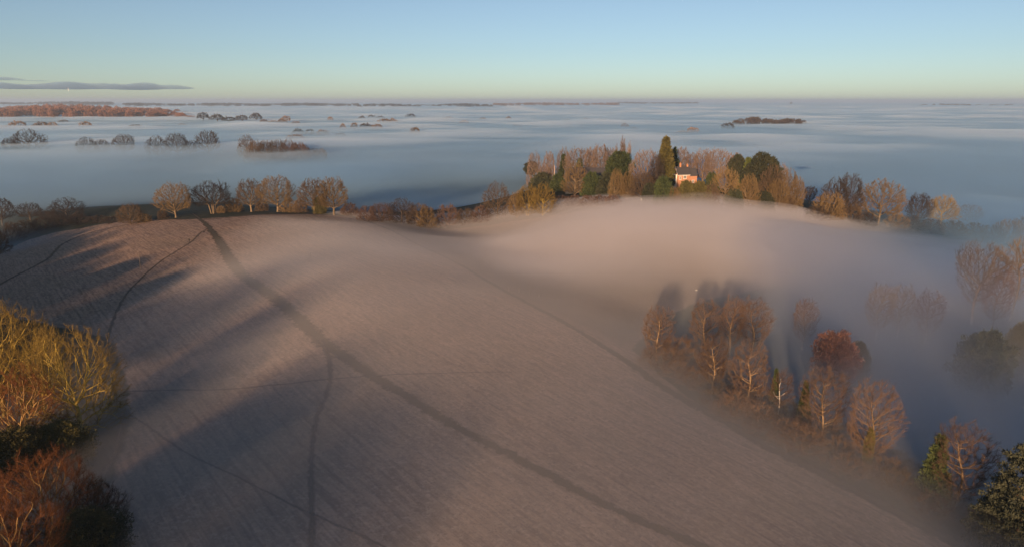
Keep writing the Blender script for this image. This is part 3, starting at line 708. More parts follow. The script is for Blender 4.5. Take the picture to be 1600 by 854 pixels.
# --- shaded trees and hedge far left
for px, b, t, w_, k_, st_, nm, lb in [
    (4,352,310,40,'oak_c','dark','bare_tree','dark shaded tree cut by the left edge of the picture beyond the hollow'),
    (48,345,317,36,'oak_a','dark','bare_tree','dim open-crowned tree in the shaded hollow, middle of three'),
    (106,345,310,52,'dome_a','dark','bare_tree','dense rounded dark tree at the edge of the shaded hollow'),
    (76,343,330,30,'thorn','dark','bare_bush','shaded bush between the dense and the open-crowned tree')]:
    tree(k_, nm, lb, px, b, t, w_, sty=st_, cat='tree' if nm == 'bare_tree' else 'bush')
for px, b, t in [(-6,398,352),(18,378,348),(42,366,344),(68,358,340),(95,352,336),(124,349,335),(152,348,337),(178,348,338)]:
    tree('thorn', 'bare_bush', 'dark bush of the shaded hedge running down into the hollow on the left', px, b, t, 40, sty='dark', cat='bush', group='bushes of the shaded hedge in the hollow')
# --- hedge in the dip right of the crest
G = 'hedge bushes in the misty dip'
for px, b, t, w_, k_, st_, lb in [
    (574,345,322,32,'thorn','red','reddish bush at the left end of the misty hedge, nearest the oaks'),
    (597,347,317,40,'dome_b','red','leafless reddish hedge tree, second bush from the crest oaks'),
    (628,350,311,50,'dome_a','dark','tallest dark bush in the middle of the misty hedge'),
    (655,352,318,46,'dome_b','brown','dark brown bush sloping down to the right of the tallest hedge bush'),
    (668,356,324,34,'thorn','tan','sunlit orange-tan bush standing in front of the misty hedge'),
    (700,352,320,44,'thorn','red','faint bush half sunk in mist right of the orange-tan one'),
    (728,350,326,38,'thorn','brown','low bush veiled by mist in the gap of the hedge'),
    (752,348,321,36,'thorn','red','misted bush next to the big round oak by the dip')]:
    tree(k_, 'hedge_bush', lb, px, b, t, w_, sty=st_, cat='bush', group=G)
tree('dome_a', 'bare_tree', 'big round bare tree with dark top rising from the mist in the dip', 777, 341, 286, 46, sty='brown')
tree('dome_b', 'bare_tree', 'small tan tree squeezed between the round trees in the dip', 808, 340, 299, 26, sty='tan')
tree('dome_b', 'bare_tree', 'left half of the olive-brown twin trees in the dip', 825, 337, 289, 42, sty='lichen', turn=1)
tree('dome_a', 'bare_tree', 'right half of the olive-brown twin trees in the dip', 848, 337, 288, 42, sty='lichen', turn=2)
for px in (876, 897, 918, 938, 957):
    tree('scrub', 'hedge_bush', 'low red-brown bush of the misty hedge leading up to the house wood', px, 323, 306, 30, sty='red', cat='bush', group='red-brown hedge bushes')

# --- the wood round the house
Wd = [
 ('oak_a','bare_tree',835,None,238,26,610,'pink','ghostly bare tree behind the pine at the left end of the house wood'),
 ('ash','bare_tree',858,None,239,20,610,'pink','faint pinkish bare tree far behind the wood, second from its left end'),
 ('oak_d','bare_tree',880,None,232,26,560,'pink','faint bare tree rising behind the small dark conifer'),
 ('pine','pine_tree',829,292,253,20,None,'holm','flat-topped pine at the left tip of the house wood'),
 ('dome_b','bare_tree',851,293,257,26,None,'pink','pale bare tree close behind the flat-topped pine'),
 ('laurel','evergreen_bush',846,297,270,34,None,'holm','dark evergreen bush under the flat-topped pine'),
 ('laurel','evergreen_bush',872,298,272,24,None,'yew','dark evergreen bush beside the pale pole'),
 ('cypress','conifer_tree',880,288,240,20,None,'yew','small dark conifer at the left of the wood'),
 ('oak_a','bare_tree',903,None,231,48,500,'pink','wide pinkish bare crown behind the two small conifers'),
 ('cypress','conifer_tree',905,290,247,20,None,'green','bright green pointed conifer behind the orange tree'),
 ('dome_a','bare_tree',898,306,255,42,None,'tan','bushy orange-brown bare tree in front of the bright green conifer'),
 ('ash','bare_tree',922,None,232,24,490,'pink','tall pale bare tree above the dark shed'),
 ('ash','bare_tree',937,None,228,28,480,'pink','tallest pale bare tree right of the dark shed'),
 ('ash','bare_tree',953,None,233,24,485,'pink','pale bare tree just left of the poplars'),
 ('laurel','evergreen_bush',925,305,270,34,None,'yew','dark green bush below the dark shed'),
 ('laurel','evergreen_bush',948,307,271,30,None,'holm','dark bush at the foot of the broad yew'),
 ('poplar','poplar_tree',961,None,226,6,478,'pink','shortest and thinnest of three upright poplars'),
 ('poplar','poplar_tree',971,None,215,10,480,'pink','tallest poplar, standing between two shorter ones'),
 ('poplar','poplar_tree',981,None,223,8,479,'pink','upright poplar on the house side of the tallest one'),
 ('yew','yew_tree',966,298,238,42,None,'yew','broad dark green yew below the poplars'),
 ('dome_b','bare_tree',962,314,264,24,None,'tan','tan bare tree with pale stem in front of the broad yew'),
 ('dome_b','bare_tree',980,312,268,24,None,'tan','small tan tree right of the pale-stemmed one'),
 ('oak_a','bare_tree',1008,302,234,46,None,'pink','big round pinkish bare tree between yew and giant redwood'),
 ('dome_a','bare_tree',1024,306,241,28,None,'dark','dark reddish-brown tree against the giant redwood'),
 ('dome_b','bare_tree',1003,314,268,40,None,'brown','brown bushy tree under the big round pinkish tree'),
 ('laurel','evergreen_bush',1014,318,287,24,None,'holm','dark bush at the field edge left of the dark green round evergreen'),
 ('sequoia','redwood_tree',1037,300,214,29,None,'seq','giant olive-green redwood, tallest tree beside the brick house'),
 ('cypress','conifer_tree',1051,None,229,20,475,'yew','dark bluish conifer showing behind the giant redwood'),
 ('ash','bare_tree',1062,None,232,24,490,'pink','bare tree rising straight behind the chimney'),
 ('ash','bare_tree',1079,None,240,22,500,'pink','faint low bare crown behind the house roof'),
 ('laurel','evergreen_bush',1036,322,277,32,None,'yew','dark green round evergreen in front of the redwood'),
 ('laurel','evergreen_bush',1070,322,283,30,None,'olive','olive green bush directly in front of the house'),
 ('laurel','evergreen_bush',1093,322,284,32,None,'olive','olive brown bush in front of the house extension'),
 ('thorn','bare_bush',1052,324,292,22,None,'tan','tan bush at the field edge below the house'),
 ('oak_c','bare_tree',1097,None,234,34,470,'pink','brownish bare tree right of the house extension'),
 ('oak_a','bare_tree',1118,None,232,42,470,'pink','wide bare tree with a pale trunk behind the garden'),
 ('laurel','evergreen_bush',1109,318,271,26,None,'yew','dark evergreen bush added between the house extension and the tree with bright limbs'),  # bush added to cover a blue patch of shaded fog
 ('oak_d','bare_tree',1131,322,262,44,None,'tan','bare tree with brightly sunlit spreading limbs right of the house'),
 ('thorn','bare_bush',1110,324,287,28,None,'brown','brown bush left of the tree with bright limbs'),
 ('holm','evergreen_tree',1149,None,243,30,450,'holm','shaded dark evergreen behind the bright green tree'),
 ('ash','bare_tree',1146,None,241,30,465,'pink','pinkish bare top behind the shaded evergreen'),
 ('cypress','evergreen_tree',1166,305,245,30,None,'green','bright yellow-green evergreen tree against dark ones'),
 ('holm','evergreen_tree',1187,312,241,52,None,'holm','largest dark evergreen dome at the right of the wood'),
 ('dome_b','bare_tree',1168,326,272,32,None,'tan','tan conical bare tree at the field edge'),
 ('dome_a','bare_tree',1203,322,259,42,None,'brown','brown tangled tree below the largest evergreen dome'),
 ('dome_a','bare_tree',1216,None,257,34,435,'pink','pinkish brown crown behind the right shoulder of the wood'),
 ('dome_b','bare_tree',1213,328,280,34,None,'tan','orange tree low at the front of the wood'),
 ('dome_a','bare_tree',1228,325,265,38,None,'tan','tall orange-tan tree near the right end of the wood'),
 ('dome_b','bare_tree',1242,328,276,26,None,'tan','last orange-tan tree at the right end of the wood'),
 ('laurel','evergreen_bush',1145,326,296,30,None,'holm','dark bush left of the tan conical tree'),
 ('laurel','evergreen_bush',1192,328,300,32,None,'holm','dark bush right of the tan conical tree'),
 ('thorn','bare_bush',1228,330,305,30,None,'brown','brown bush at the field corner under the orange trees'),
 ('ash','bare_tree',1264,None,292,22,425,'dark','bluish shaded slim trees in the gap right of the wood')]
for k_, nm, px, b, t, w_, Y, st_, lb in Wd:
    tree(k_, nm, lb, px, b, t, w_, Y, sty=st_, cat='bush' if 'bush' in nm else 'tree', group='trees and bushes round the house')
# --- the ridge to the right
for k_, nm, px, b, t, w_, Y, st_, lb in [
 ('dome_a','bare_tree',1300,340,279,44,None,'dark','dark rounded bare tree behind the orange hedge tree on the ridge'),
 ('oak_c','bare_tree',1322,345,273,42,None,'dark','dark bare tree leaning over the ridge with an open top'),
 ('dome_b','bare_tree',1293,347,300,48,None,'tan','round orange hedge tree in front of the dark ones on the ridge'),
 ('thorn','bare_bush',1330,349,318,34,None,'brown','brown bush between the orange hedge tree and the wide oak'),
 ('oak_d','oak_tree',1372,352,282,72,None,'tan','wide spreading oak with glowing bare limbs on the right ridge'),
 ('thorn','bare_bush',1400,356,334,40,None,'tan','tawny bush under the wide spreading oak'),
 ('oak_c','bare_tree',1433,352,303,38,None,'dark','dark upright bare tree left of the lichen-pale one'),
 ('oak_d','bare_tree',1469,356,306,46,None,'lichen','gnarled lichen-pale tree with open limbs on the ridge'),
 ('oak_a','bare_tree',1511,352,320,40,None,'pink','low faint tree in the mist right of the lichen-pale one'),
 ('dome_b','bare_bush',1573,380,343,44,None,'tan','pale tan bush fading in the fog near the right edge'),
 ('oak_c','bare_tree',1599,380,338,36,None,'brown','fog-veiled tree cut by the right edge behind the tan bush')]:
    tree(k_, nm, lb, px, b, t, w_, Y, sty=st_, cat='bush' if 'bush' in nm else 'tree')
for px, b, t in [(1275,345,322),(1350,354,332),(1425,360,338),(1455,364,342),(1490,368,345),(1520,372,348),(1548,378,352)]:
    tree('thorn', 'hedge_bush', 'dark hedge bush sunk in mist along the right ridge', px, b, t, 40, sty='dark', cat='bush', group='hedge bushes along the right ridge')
# --- the misty dell on the right
for k_, nm, px, b, t, w_, st_, lb in [
 ('beech','beech_tree',1518,505,382,80,'pale','tall fan-shaped bare beech standing clear of the mist on the right'),
 ('slender','bare_tree',1578,500,372,64,'tan','slender leaning tree with pale orange stem and reddish top at the right edge'),
 ('lime_a','bare_tree',1550,515,420,50,'red','reddish twiggy tree between the beech and the leaning tree'),
 ('lime_c','bare_tree',1368,530,447,46,'tan','faint tan tree in the dell, left of a pair'),
 ('lime_a','bare_tree',1402,525,448,44,'tan','faint tan tree in the dell, right of a pair'),
 ('lime_b','bare_tree',1445,535,456,48,'red','ghostly reddish tree between the faint pair and the beech'),
 ('lime_c','bare_tree',1253,545,469,42,'lime','ghostly bare tree alone above the copper-leaved one'),
 ('copper','copper_tree',1299,600,519,62,'copper','round copper-leaved tree glowing through the mist'),
 ('ivy_bush','evergreen_tree',1335,600,534,34,'holm','dim evergreen right behind the copper-leaved tree'),
 ('holm','evergreen_tree',1530,615,520,74,'holm','large dark evergreen ghosted by mist in the dell'),
 ('ivy_bush','evergreen_tree',1590,590,505,50,'olive','greenish misted evergreen at the right edge of the dell')]:
    tree(k_, nm, lb, px, b, t, w_, sty=st_)
# --- limes along the track
G = 'bare limes beside the field track'
for k_, px, b, t, w_, lb in [
 ('lime_a',1025,568,481,54,'bare lime alone at the head of the row where the track bends'),
 ('lime_b',1099,560,472,58,'bare lime of the back row, first to the right of the lone one'),
 ('lime_c',1140,556,466,44,'narrow bare lime of the back row, dimmest of three'),
 ('lime_a',1173,560,469,60,'bare lime of the back row with a ruddy top, nearest the open mist'),
 ('lime_c',1112,614,527,52,'small bare lime of the front row, farthest up the track'),
 ('lime_a',1166,642,537,66,'bare lime of the front row left of the white birch'),
 ('lime_b',1281,694,580,80,'broad bare lime of the front row right of the white birch'),
 ('lime_b',1354,734,600,86,'ivy-stemmed bare lime of the front row, brightest limbs of all'),
 ('lime_a',1490,800,667,96,'last bare lime of the front row, beside the cedar')]:
    tree(k_, 'lime_tree', lb, px, b, t, w_, sty='lime', group=G)
tree('birch', 'birch_tree', 'slim birch with white leaning stem between the limes', 1213, 660, 576, 40, sty='birch', turn=.3)
tree('cedar', 'cedar_tree', 'grey-green cedar with layered boughs in the bottom right corner', 1582, 868, 684, 128, sty='cedar', turn=1)
tree('cypress', 'conifer_tree', 'dark evergreen tucked behind the last lime', 1455, 785, 678, 46, sty='yew')
tree('cypress', 'conifer_tree', 'dark conifer tip showing behind the white birch', 1207, 646, 574, 18, sty='yew')
tree('cypress', 'conifer_tree', 'dark conifer tip showing left of the broad lime', 1252, 672, 593, 22, sty='yew')
tree('ivy_bush', 'ivy_bush', 'ivy round the trunk of the brightest-limbed lime', 1353, 735, 668, 15, sty='olive', cat='ivy')
rb = np.random.default_rng(5)
und = [(1035,575),(1060,588),(1085,602),(1060,568),(1130,632),(1145,650),(1185,662),(1200,676),(1235,688),(1250,702),(1310,716),(1325,738),(1385,752),(1400,768),(1430,780),(1450,800),(1520,815),(1535,832),(1110,585),(1140,610),(1190,640),(1230,660),(1310,690),(1390,725),(1420,750),(1560,845),(1590,850)]
for px, b in und:
    tree('undergrowth', 'bare_bush', 'leafless brown bush in the thicket under the limes', px, b, b-rb.uniform(18, 38), rb.uniform(50, 80), sty='lime' if rb.uniform() < .6 else 'brown', cat='bush', group='bushes in the thicket under the limes')
# --- big trees bottom left
for k_, nm, px, b, t, w_, st_, lb in [
 ('lichen_a','oak_tree',126,678,513,152,'lichen','large golden lichen-covered oak leaning out over the field'),
 ('lichen_b','oak_tree',8,650,474,140,'lichen','lichen-covered oak at the left edge, its top highest of the group'),
 ('lichen_b','oak_tree',70,640,508,90,'lichen','golden oak between the two large lichen-covered ones'),
 ('lichen_b','oak_tree',38,720,578,130,'rust','brown bare oak in front of the golden ones at the left edge'),
 ('ivy_bush','evergreen_tree',105,742,660,84,'olive','olive green bushy tree below the large golden oak'),
 ('ivy_bush','evergreen_tree',38,770,672,110,'olive','dark olive evergreen at the left edge under the brown oak'),
 ('ruddy','bare_tree',84,860,712,170,'rust','rust-red twiggy tree in the bottom left corner'),
 ('ruddy','bare_tree',30,960,780,190,'rust','rust-red tree cut by the bottom edge with pale branches'),
 ('ruddy','bare_tree',158,850,752,88,'dark','dark shaded twiggy tree reaching towards the field rut'),
 ('ivy_bush','evergreen_tree',150,900,800,110,'holm','very dark evergreen in the bottom left corner by the field')]:
    tree(k_, nm, lb, px, b, t, w_, sty=st_)
# trees of the same wood outside the picture, whose shadows lie across the field
for i, (x, y, H, k_) in enumerate([(-330,190,25,'lichen_a'),(-178,158,24,'lichen_a'),(-78,-10,23,'lichen_a'),(-85,25,24,'lichen_b'),(-60,-2,22,'lichen_b'),(-108,20,23,'lichen_a'),(-72,35,21,'lichen_b'),(-190,185,25,'lichen_b'),(-215,185,24,'lichen_a'),(-222,150,25,'lichen_b'),(-240,215,25,'lichen_a'),(-168,138,24,'lichen_b'),(-150,130,24,'lichen_a'),(-235,175,24,'lichen_a'),(-255,200,24,'lichen_b'),(-200,128,25,'lichen_a'),(-180,118,24,'lichen_b'),(-300,240,25,'lichen_b'),(-345,240,25,'lichen_a'),(-285,190,24,'lichen_a'),(-380,220,25,'lichen_b'),(-310,160,25,'lichen_b'),(-260,250,24,'lichen_a'),(-275,225,25,'lichen_b'),(-320,215,25,'lichen_a'),(-350,270,25,'lichen_b'),(-295,265,25,'lichen_a'),(-240,235,25,'lichen_b'),(-150,150,24,'lichen_b'),(-172,175,25,'lichen_a'),(-185,140,24,'lichen_b'),(-208,165,25,'lichen_a'),(-230,195,24,'lichen_b'),(-205,205,24,'lichen_a'),
      (-165,120,24,'lichen_a'),(-195,110,25,'lichen_b'),(-135,110,22,'lichen_a'),(-120,70,22,'lichen_b'),(-95,40,22,'lichen_a'),(-70,15,22,'lichen_b'),(-250,170,24,'lichen_a'),(-270,215,24,'lichen_b')]):
    if i % 4 == 1: tree('ivy_bush', 'evergreen_tree', 'evergreen of the wood out of sight behind the left edge', 0, world=(x, y), H=H*.9, sty='holm', group='evergreens of the wood beyond the left edge')
    else: tree(k_, 'oak_tree', 'oak of the wood out of sight behind the left edge', 0, world=(x, y), H=H, sty='lichen', group='oaks of the wood beyond the left edge')
rw = np.random.default_rng(21)
for i in range(26):
    y = rw.uniform(205, 345); x = -(0.74*(.97*y+19)+rw.uniform(42, 150))
    if i % 3 == 0: tree('ivy_bush', 'evergreen_tree', 'evergreen of the wood out of sight left of the hollow', 0, world=(x, y), H=rw.uniform(18, 23), sty='holm', group='evergreens of the wood left of the hollow')
    else: tree('lichen_a' if i % 2 else 'lichen_b', 'oak_tree', 'oak of the wood out of sight left of the hollow', 0, world=(x, y), H=rw.uniform(20, 26), sty='lichen', group='oaks of the wood left of the hollow')
for i in range(70):  # hilltop wood added out of view to shade the foreground
    x, y = rw.uniform(-330, 150), rw.uniform(-330, -190)
    if rw.uniform() < .12: tree('holm', 'evergreen_tree', 'unseen evergreen of the shade wood added behind the viewpoint', 0, world=(x, y), H=rw.uniform(19, 25), sty='holm', group='evergreens of the shade wood added behind the viewpoint')
    else: tree('lichen_a' if i % 2 else 'lichen_b', 'oak_tree', 'unseen oak of the shade wood added behind the viewpoint', 0, world=(x, y), H=rw.uniform(20, 26), sty='lichen', group='oaks of the shade wood added behind the viewpoint')
for i, (x, y, H) in enumerate([(112,95,25),(124,70,25),(140,55,26),(128,40,26),(158,62,26),(150,28,26),(172,40,25),(110,48,24),(185,75,25),(195,50,26),(98,70,23),(135,10,26),(170,5,26)]):  # trees added out of view to keep the sun off the dell
    if i % 2: tree('holm', 'evergreen_tree', 'unseen evergreen added below the bottom right corner to shade the dell', 0, world=(x, y), H=H*.9, sty='holm', group='evergreens added beyond the bottom right corner for shade')
    else: tree('lime_b', 'lime_tree', 'unseen lime added below the bottom right corner to shade the dell', 0, world=(x, y), H=H, sty='lime', group='limes added beyond the bottom right corner for shade')

# ------------------------------------------------------------------ far trees in the fog: one small mesh each
def far_crown(seed, n=420, leaf=.55):
    rng = np.random.default_rng(seed); v = unit(rng.normal(size=(n, 3))); v[:, 2] = np.abs(v[:, 2])*1.0-.25
    lob = 1+.15*np.sin(3*np.arctan2(v[:, 1], v[:, 0])+seed)+.12*np.sin(6*v[:, 2]+seed*2)
    P = v*(rng.uniform(.55, 1, n)**.5*lob)[:, None]*np.array([.5, .5, .55])+np.array([0, 0, .50])
    d = unit(v+rng.normal(size=(n, 3))*.5); s = unit(np.cross(d, rng.normal(size=(n, 3)))); l = leaf*.14*rng.uniform(.6, 1.5, (n, 1))
    V = np.stack([P-s*l*.35, P+s*l*.35, P+d*l*1.5], 1).reshape(-1, 3); F = np.arange(3*n).reshape(-1, 3)
    nb = 9; th = np.arange(nb)*2.4; q = np.c_[.3*np.cos(th), .3*np.sin(th), rng.uniform(.5, .85, nb)]
    Vt, Ft = tubes(np.r_[[[0, 0, 0]], np.tile([0, 0, .25], (nb, 1))], np.r_[[[0, 0, .3]], q], np.r_[.035, np.full(nb, .018)], np.r_[.03, np.full(nb, .006)], 4)
    return np.r_[V, Vt], F, Ft+len(V)
FARV = [far_crown(s) for s in range(4)]
def far_mesh(spots, name, mat):
    """spots: (x, y, z, width, height) joined into one mesh"""
    rng = np.random.default_rng(3); VV, TT, QQ, off = [], [], [], 0
    for i, (x, y, z, w_, h_) in enumerate(spots):
        V, F, Q = FARV[i % 4]; a = rng.uniform(0, 6.28); c, s = math.cos(a), math.sin(a)
        P = np.c_[(V[:, 0]*c-V[:, 1]*s)*w_+x, (V[:, 0]*s+V[:, 1]*c)*w_+y, V[:, 2]*h_+z]
        VV.append(P); TT.append(F+off); QQ.append(Q+off); off += len(V)
    return mesh_np(name, np.concatenate(VV), [np.concatenate(TT), np.concatenate(QQ)], mat)
FARM = [mesh_np('far_tree', FARV[i][0], [FARV[i][1], FARV[i][2]], None) for i in range(4)]
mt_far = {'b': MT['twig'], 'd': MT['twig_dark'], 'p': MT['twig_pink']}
def far_tree(px, base, top, w_, label, group=None, m='b', i=[0]):
    p = at(px, base); h_ = top_height(p, top); o = link('bare_tree', coated(FARM[i[0] % 4], mt_far[m])); i[0] += 1
    s = w_*px_size(p); o.location = p; o.scale = (s, s, h_*1.02); o.rotation_euler = (0, 0, random.uniform(0, 6.28))
    return tag(o, label, 'tree', group)
# the row of field trees in the fog on the left (finer trees: their limbs show)
for k_, px, b, t, w_, lb in [
 ('dome_a',47,240,205,46,'broad low mound of a tree in the fog near the left edge'),
 ('dome_b',19,240,217,26,'small dark round tree left of the broad mound in the fog'),
 ('dome_a',138,243,217,28,'wide dark tree in the fog, first of the row after the broad mound'),
 ('oak_a',162,243,220,20,'small tree leaning on the wide dark one in the fog'),
 ('oak_a',196,243,212,30,'open-branched tree standing alone in the row in the fog'),
 ('dome_a',247,245,215,32,'smooth dome-shaped tree of a touching pair in the fog'),
 ('oak_a',279,245,210,30,'taller tree of the touching pair, limbs showing in the fog'),
 ('oak_c',298,245,222,20,'faint low tree at the right foot of the touching pair'),
 ('oak_a',327,243,206,32,'tallest round tree, last of the row in the fog')]:
    tree(k_, 'bare_tree', lb, px, b, t-2, w_*1.1, sty='fog', group='row of field trees in the fog')
Gc = 'trees of the copse rising from the fog'
tree('dome_a', 'bare_tree', 'dark round tree that tops the left end of the copse in the fog', 388, 250, 212, 30, sty='brown', group=Gc)
for px, b, t, w_ in [(402,254,219,30),(398,258,228,30),(418,252,219,30),(436,252,218,32),(453,252,219,32),(468,252,222,32),(415,259,228,34),(433,259,230,34),(452,257,228,34),(470,256,226,34),(484,254,231,28)]:
    tree('dome_a' if int(px) % 2 else 'dome_b', 'bare_tree', 'brown bare tree packed into the copse rising from the fog', px, b, t, w_, sty='brown' if px < 445 else 'red', group=Gc)
tree('dome_b', 'bare_tree', 'tan round tree at the right end of the copse in the fog', 500, 253, 232, 26, sty='tan', group=Gc)
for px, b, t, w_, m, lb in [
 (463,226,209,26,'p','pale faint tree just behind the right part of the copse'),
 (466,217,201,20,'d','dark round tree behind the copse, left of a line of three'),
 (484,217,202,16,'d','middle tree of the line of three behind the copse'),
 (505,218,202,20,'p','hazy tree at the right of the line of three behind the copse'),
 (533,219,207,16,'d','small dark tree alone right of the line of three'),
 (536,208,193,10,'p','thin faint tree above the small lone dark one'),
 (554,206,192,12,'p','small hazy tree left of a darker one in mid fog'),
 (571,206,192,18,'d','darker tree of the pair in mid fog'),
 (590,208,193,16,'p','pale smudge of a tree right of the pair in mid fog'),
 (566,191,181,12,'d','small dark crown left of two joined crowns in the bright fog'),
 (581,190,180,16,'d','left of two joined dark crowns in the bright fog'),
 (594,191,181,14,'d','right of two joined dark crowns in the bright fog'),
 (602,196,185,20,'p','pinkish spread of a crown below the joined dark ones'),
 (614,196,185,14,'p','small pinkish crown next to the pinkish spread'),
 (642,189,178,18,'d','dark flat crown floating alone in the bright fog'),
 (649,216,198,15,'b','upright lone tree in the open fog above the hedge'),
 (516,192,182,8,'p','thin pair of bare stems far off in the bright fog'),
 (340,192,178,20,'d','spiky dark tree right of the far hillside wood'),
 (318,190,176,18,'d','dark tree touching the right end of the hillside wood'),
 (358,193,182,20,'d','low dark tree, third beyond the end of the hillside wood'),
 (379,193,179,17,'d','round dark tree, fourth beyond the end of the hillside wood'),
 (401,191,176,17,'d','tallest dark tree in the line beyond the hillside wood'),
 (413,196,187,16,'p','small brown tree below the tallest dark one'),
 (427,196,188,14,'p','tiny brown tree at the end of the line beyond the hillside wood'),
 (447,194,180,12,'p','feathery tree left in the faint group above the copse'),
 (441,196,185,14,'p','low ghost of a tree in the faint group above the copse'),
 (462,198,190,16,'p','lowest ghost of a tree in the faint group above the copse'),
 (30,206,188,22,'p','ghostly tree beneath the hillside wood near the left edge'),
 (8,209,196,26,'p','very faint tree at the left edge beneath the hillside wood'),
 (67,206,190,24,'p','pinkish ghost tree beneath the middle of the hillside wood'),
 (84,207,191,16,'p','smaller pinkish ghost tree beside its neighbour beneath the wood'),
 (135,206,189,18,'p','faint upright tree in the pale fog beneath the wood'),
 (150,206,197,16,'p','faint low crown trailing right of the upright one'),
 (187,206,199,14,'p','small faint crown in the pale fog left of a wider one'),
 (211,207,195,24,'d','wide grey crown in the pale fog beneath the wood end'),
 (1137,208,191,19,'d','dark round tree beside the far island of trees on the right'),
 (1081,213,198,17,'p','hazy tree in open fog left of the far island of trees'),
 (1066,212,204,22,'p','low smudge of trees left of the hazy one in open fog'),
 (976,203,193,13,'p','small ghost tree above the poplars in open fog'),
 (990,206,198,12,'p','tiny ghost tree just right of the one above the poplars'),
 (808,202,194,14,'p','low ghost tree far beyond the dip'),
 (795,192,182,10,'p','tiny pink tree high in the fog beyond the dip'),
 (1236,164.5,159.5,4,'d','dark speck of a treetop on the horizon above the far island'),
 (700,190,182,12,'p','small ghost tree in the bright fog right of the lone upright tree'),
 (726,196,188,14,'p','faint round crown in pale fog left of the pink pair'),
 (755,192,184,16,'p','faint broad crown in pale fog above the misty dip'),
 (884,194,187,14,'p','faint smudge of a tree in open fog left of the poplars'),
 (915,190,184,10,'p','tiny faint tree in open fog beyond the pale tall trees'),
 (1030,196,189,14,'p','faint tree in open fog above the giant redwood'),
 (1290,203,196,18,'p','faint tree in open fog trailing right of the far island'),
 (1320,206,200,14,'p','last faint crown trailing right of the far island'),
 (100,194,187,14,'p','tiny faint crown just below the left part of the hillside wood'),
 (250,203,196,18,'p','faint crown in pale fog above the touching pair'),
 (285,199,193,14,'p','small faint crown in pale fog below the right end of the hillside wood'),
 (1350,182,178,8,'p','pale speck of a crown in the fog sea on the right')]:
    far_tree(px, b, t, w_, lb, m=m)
# masses of far woodland
def wood(name, label, n, rowfn, m, seed):
    """rowfn(rng) -> pixel x, base row, top row, width in px"""
    rng = np.random.default_rng(seed); sp = []
    for _ in range(n):
        px, b, t, w_ = rowfn(rng); d = ray(px, b); z = PLAIN+1; tt = (z-CAM_Z)/d[2]; tt = min(tt, 40000)
        p = np.array([d[0]*tt, d[1]*tt, 0]); p[2] = h1(p[0], p[1]); ps = px_size(p); sp.append((p[0], p[1], p[2]-1, w_*ps, max(4., top_height(p, t))))
    tag(link(name, far_mesh(sp, name, m)), label, 'wood', kind='stuff')
def hill_rows(r):
    px = r.uniform(-60, 312); b = r.uniform(178, 190)
    edge = np.interp(px, [-60, 0, 60, 150, 240, 290, 312], [165.5, 164.5, 160, 161.5, 166, 171, 178])
    return px, b, edge+r.uniform(0, 3)+(b-178)*.55, r.uniform(9, 15)
wood('hillside_wood', 'rust-brown wood along a rise across the fog on the left', 330, hill_rows, MT['twig_far'], 1)
def isl(r):
    px = r.uniform(1146, 1258); e = np.interp(px, [1146, 1165, 1185, 1205, 1212, 1235, 1258], [187, 182, 180, 184, 186, 182, 187])
    return px, r.uniform(196, 203), e+r.uniform(0, 3), r.uniform(8, 13)
wood('island_wood', 'grey wood standing like an island in the fog on the right', 70, isl, MT['twig_dark'], 2)
def belt(x0, x1, b0, b1, t, jit, w0, w1): return lambda r: (lambda px: (px, r.uniform(b0, b1), t+r.uniform(-jit, jit)*.5+jit*math.sin(px*.05), r.uniform(w0, w1)))(r.uniform(x0, x1))
wood('far_woodland', 'bluish wooded rise on the horizon above the hillside wood', 90, belt(110, 175, 164.5, 167, 158.6, .5, 4, 8), MT['twig_dark'], 3)
wood('far_woodland', 'thin dark treeline on the horizon at the left edge', 120, belt(-40, 110, 163.5, 166, 159.3, .7, 4, 8), MT['twig_dark'], 4)
wood('far_woodland', 'long blue treeline on the horizon above the row of fog trees', 260, belt(195, 560, 165, 169, 161.2, .7, 4, 8), MT['twig_dark'], 5)
wood('far_woodland', 'broken line of blue treetops on the horizon over the middle fog', 120, belt(560, 770, 165.5, 170, 162.6, .9, 4, 8), MT['twig_dark'], 6)
wood('far_woodland', 'brownish wooded rise on the horizon above the house wood', 150, belt(770, 965, 164, 168, 160.6, .5, 4, 8), MT['twig_red'], 7)
wood('far_woodland', 'pale last treeline on the horizon right of the brownish rise', 90, belt(965, 1090, 162.5, 164, 159.6, .4, 4, 7), MT['twig_dark'], 8)
wood('far_woodland', 'scattered treetops on the horizon near the right edge', 40, belt(1440, 1590, 165, 167, 162.6, .6, 4, 7), MT['twig_dark'], 9)

# ------------------------------------------------------------------ the brick house
def brick_material():
    m, nt = new_mat('orange_brick'); tc = N(nt, 'ShaderNodeTexCoord')
    mp = N(nt, 'ShaderNodeMapping'); mp.inputs['Rotation'].default_value = (math.radians(90), 0, 0); nt.links.new(tc.outputs['Object'], mp.inputs['Vector'])
    b = N(nt, 'ShaderNodeTexBrick', Scale=4.5); b.inputs['Color1'].default_value = (.42,.185,.095,1); b.inputs['Color2'].default_value = (.34,.14,.075,1); b.inputs['Mortar'].default_value = (.42,.30,.22,1)
    nt.links.new(mp.outputs[0], b.inputs['Vector'])
    p = N(nt, 'ShaderNodeBsdfPrincipled', Roughness=.85); nt.links.new(b.outputs[0], p.inputs['Base Color'])
    o = N(nt, 'ShaderNodeOutputMaterial'); nt.links.new(p.outputs[0], o.inputs['Surface']); return m
m_brick = brick_material(); m_slate = mat_plain('slate', (.055,.052,.056), .6); m_white = mat_plain('white_paint', (.78,.75,.70), .6); m_glass = mat_plain('window_glass', (.05,.06,.07), .1, .1, 1, .6)
m_pot = mat_plain('terracotta', (.42,.20,.10), .8)
hp = at_dist(1066, 440)
zr, ze = hp[2]+top_height(hp, 260.5), hp[2]+top_height(hp, 271.5)
s_ = (zr-ze)/4.2; hp[2] = ze-6.2*s_
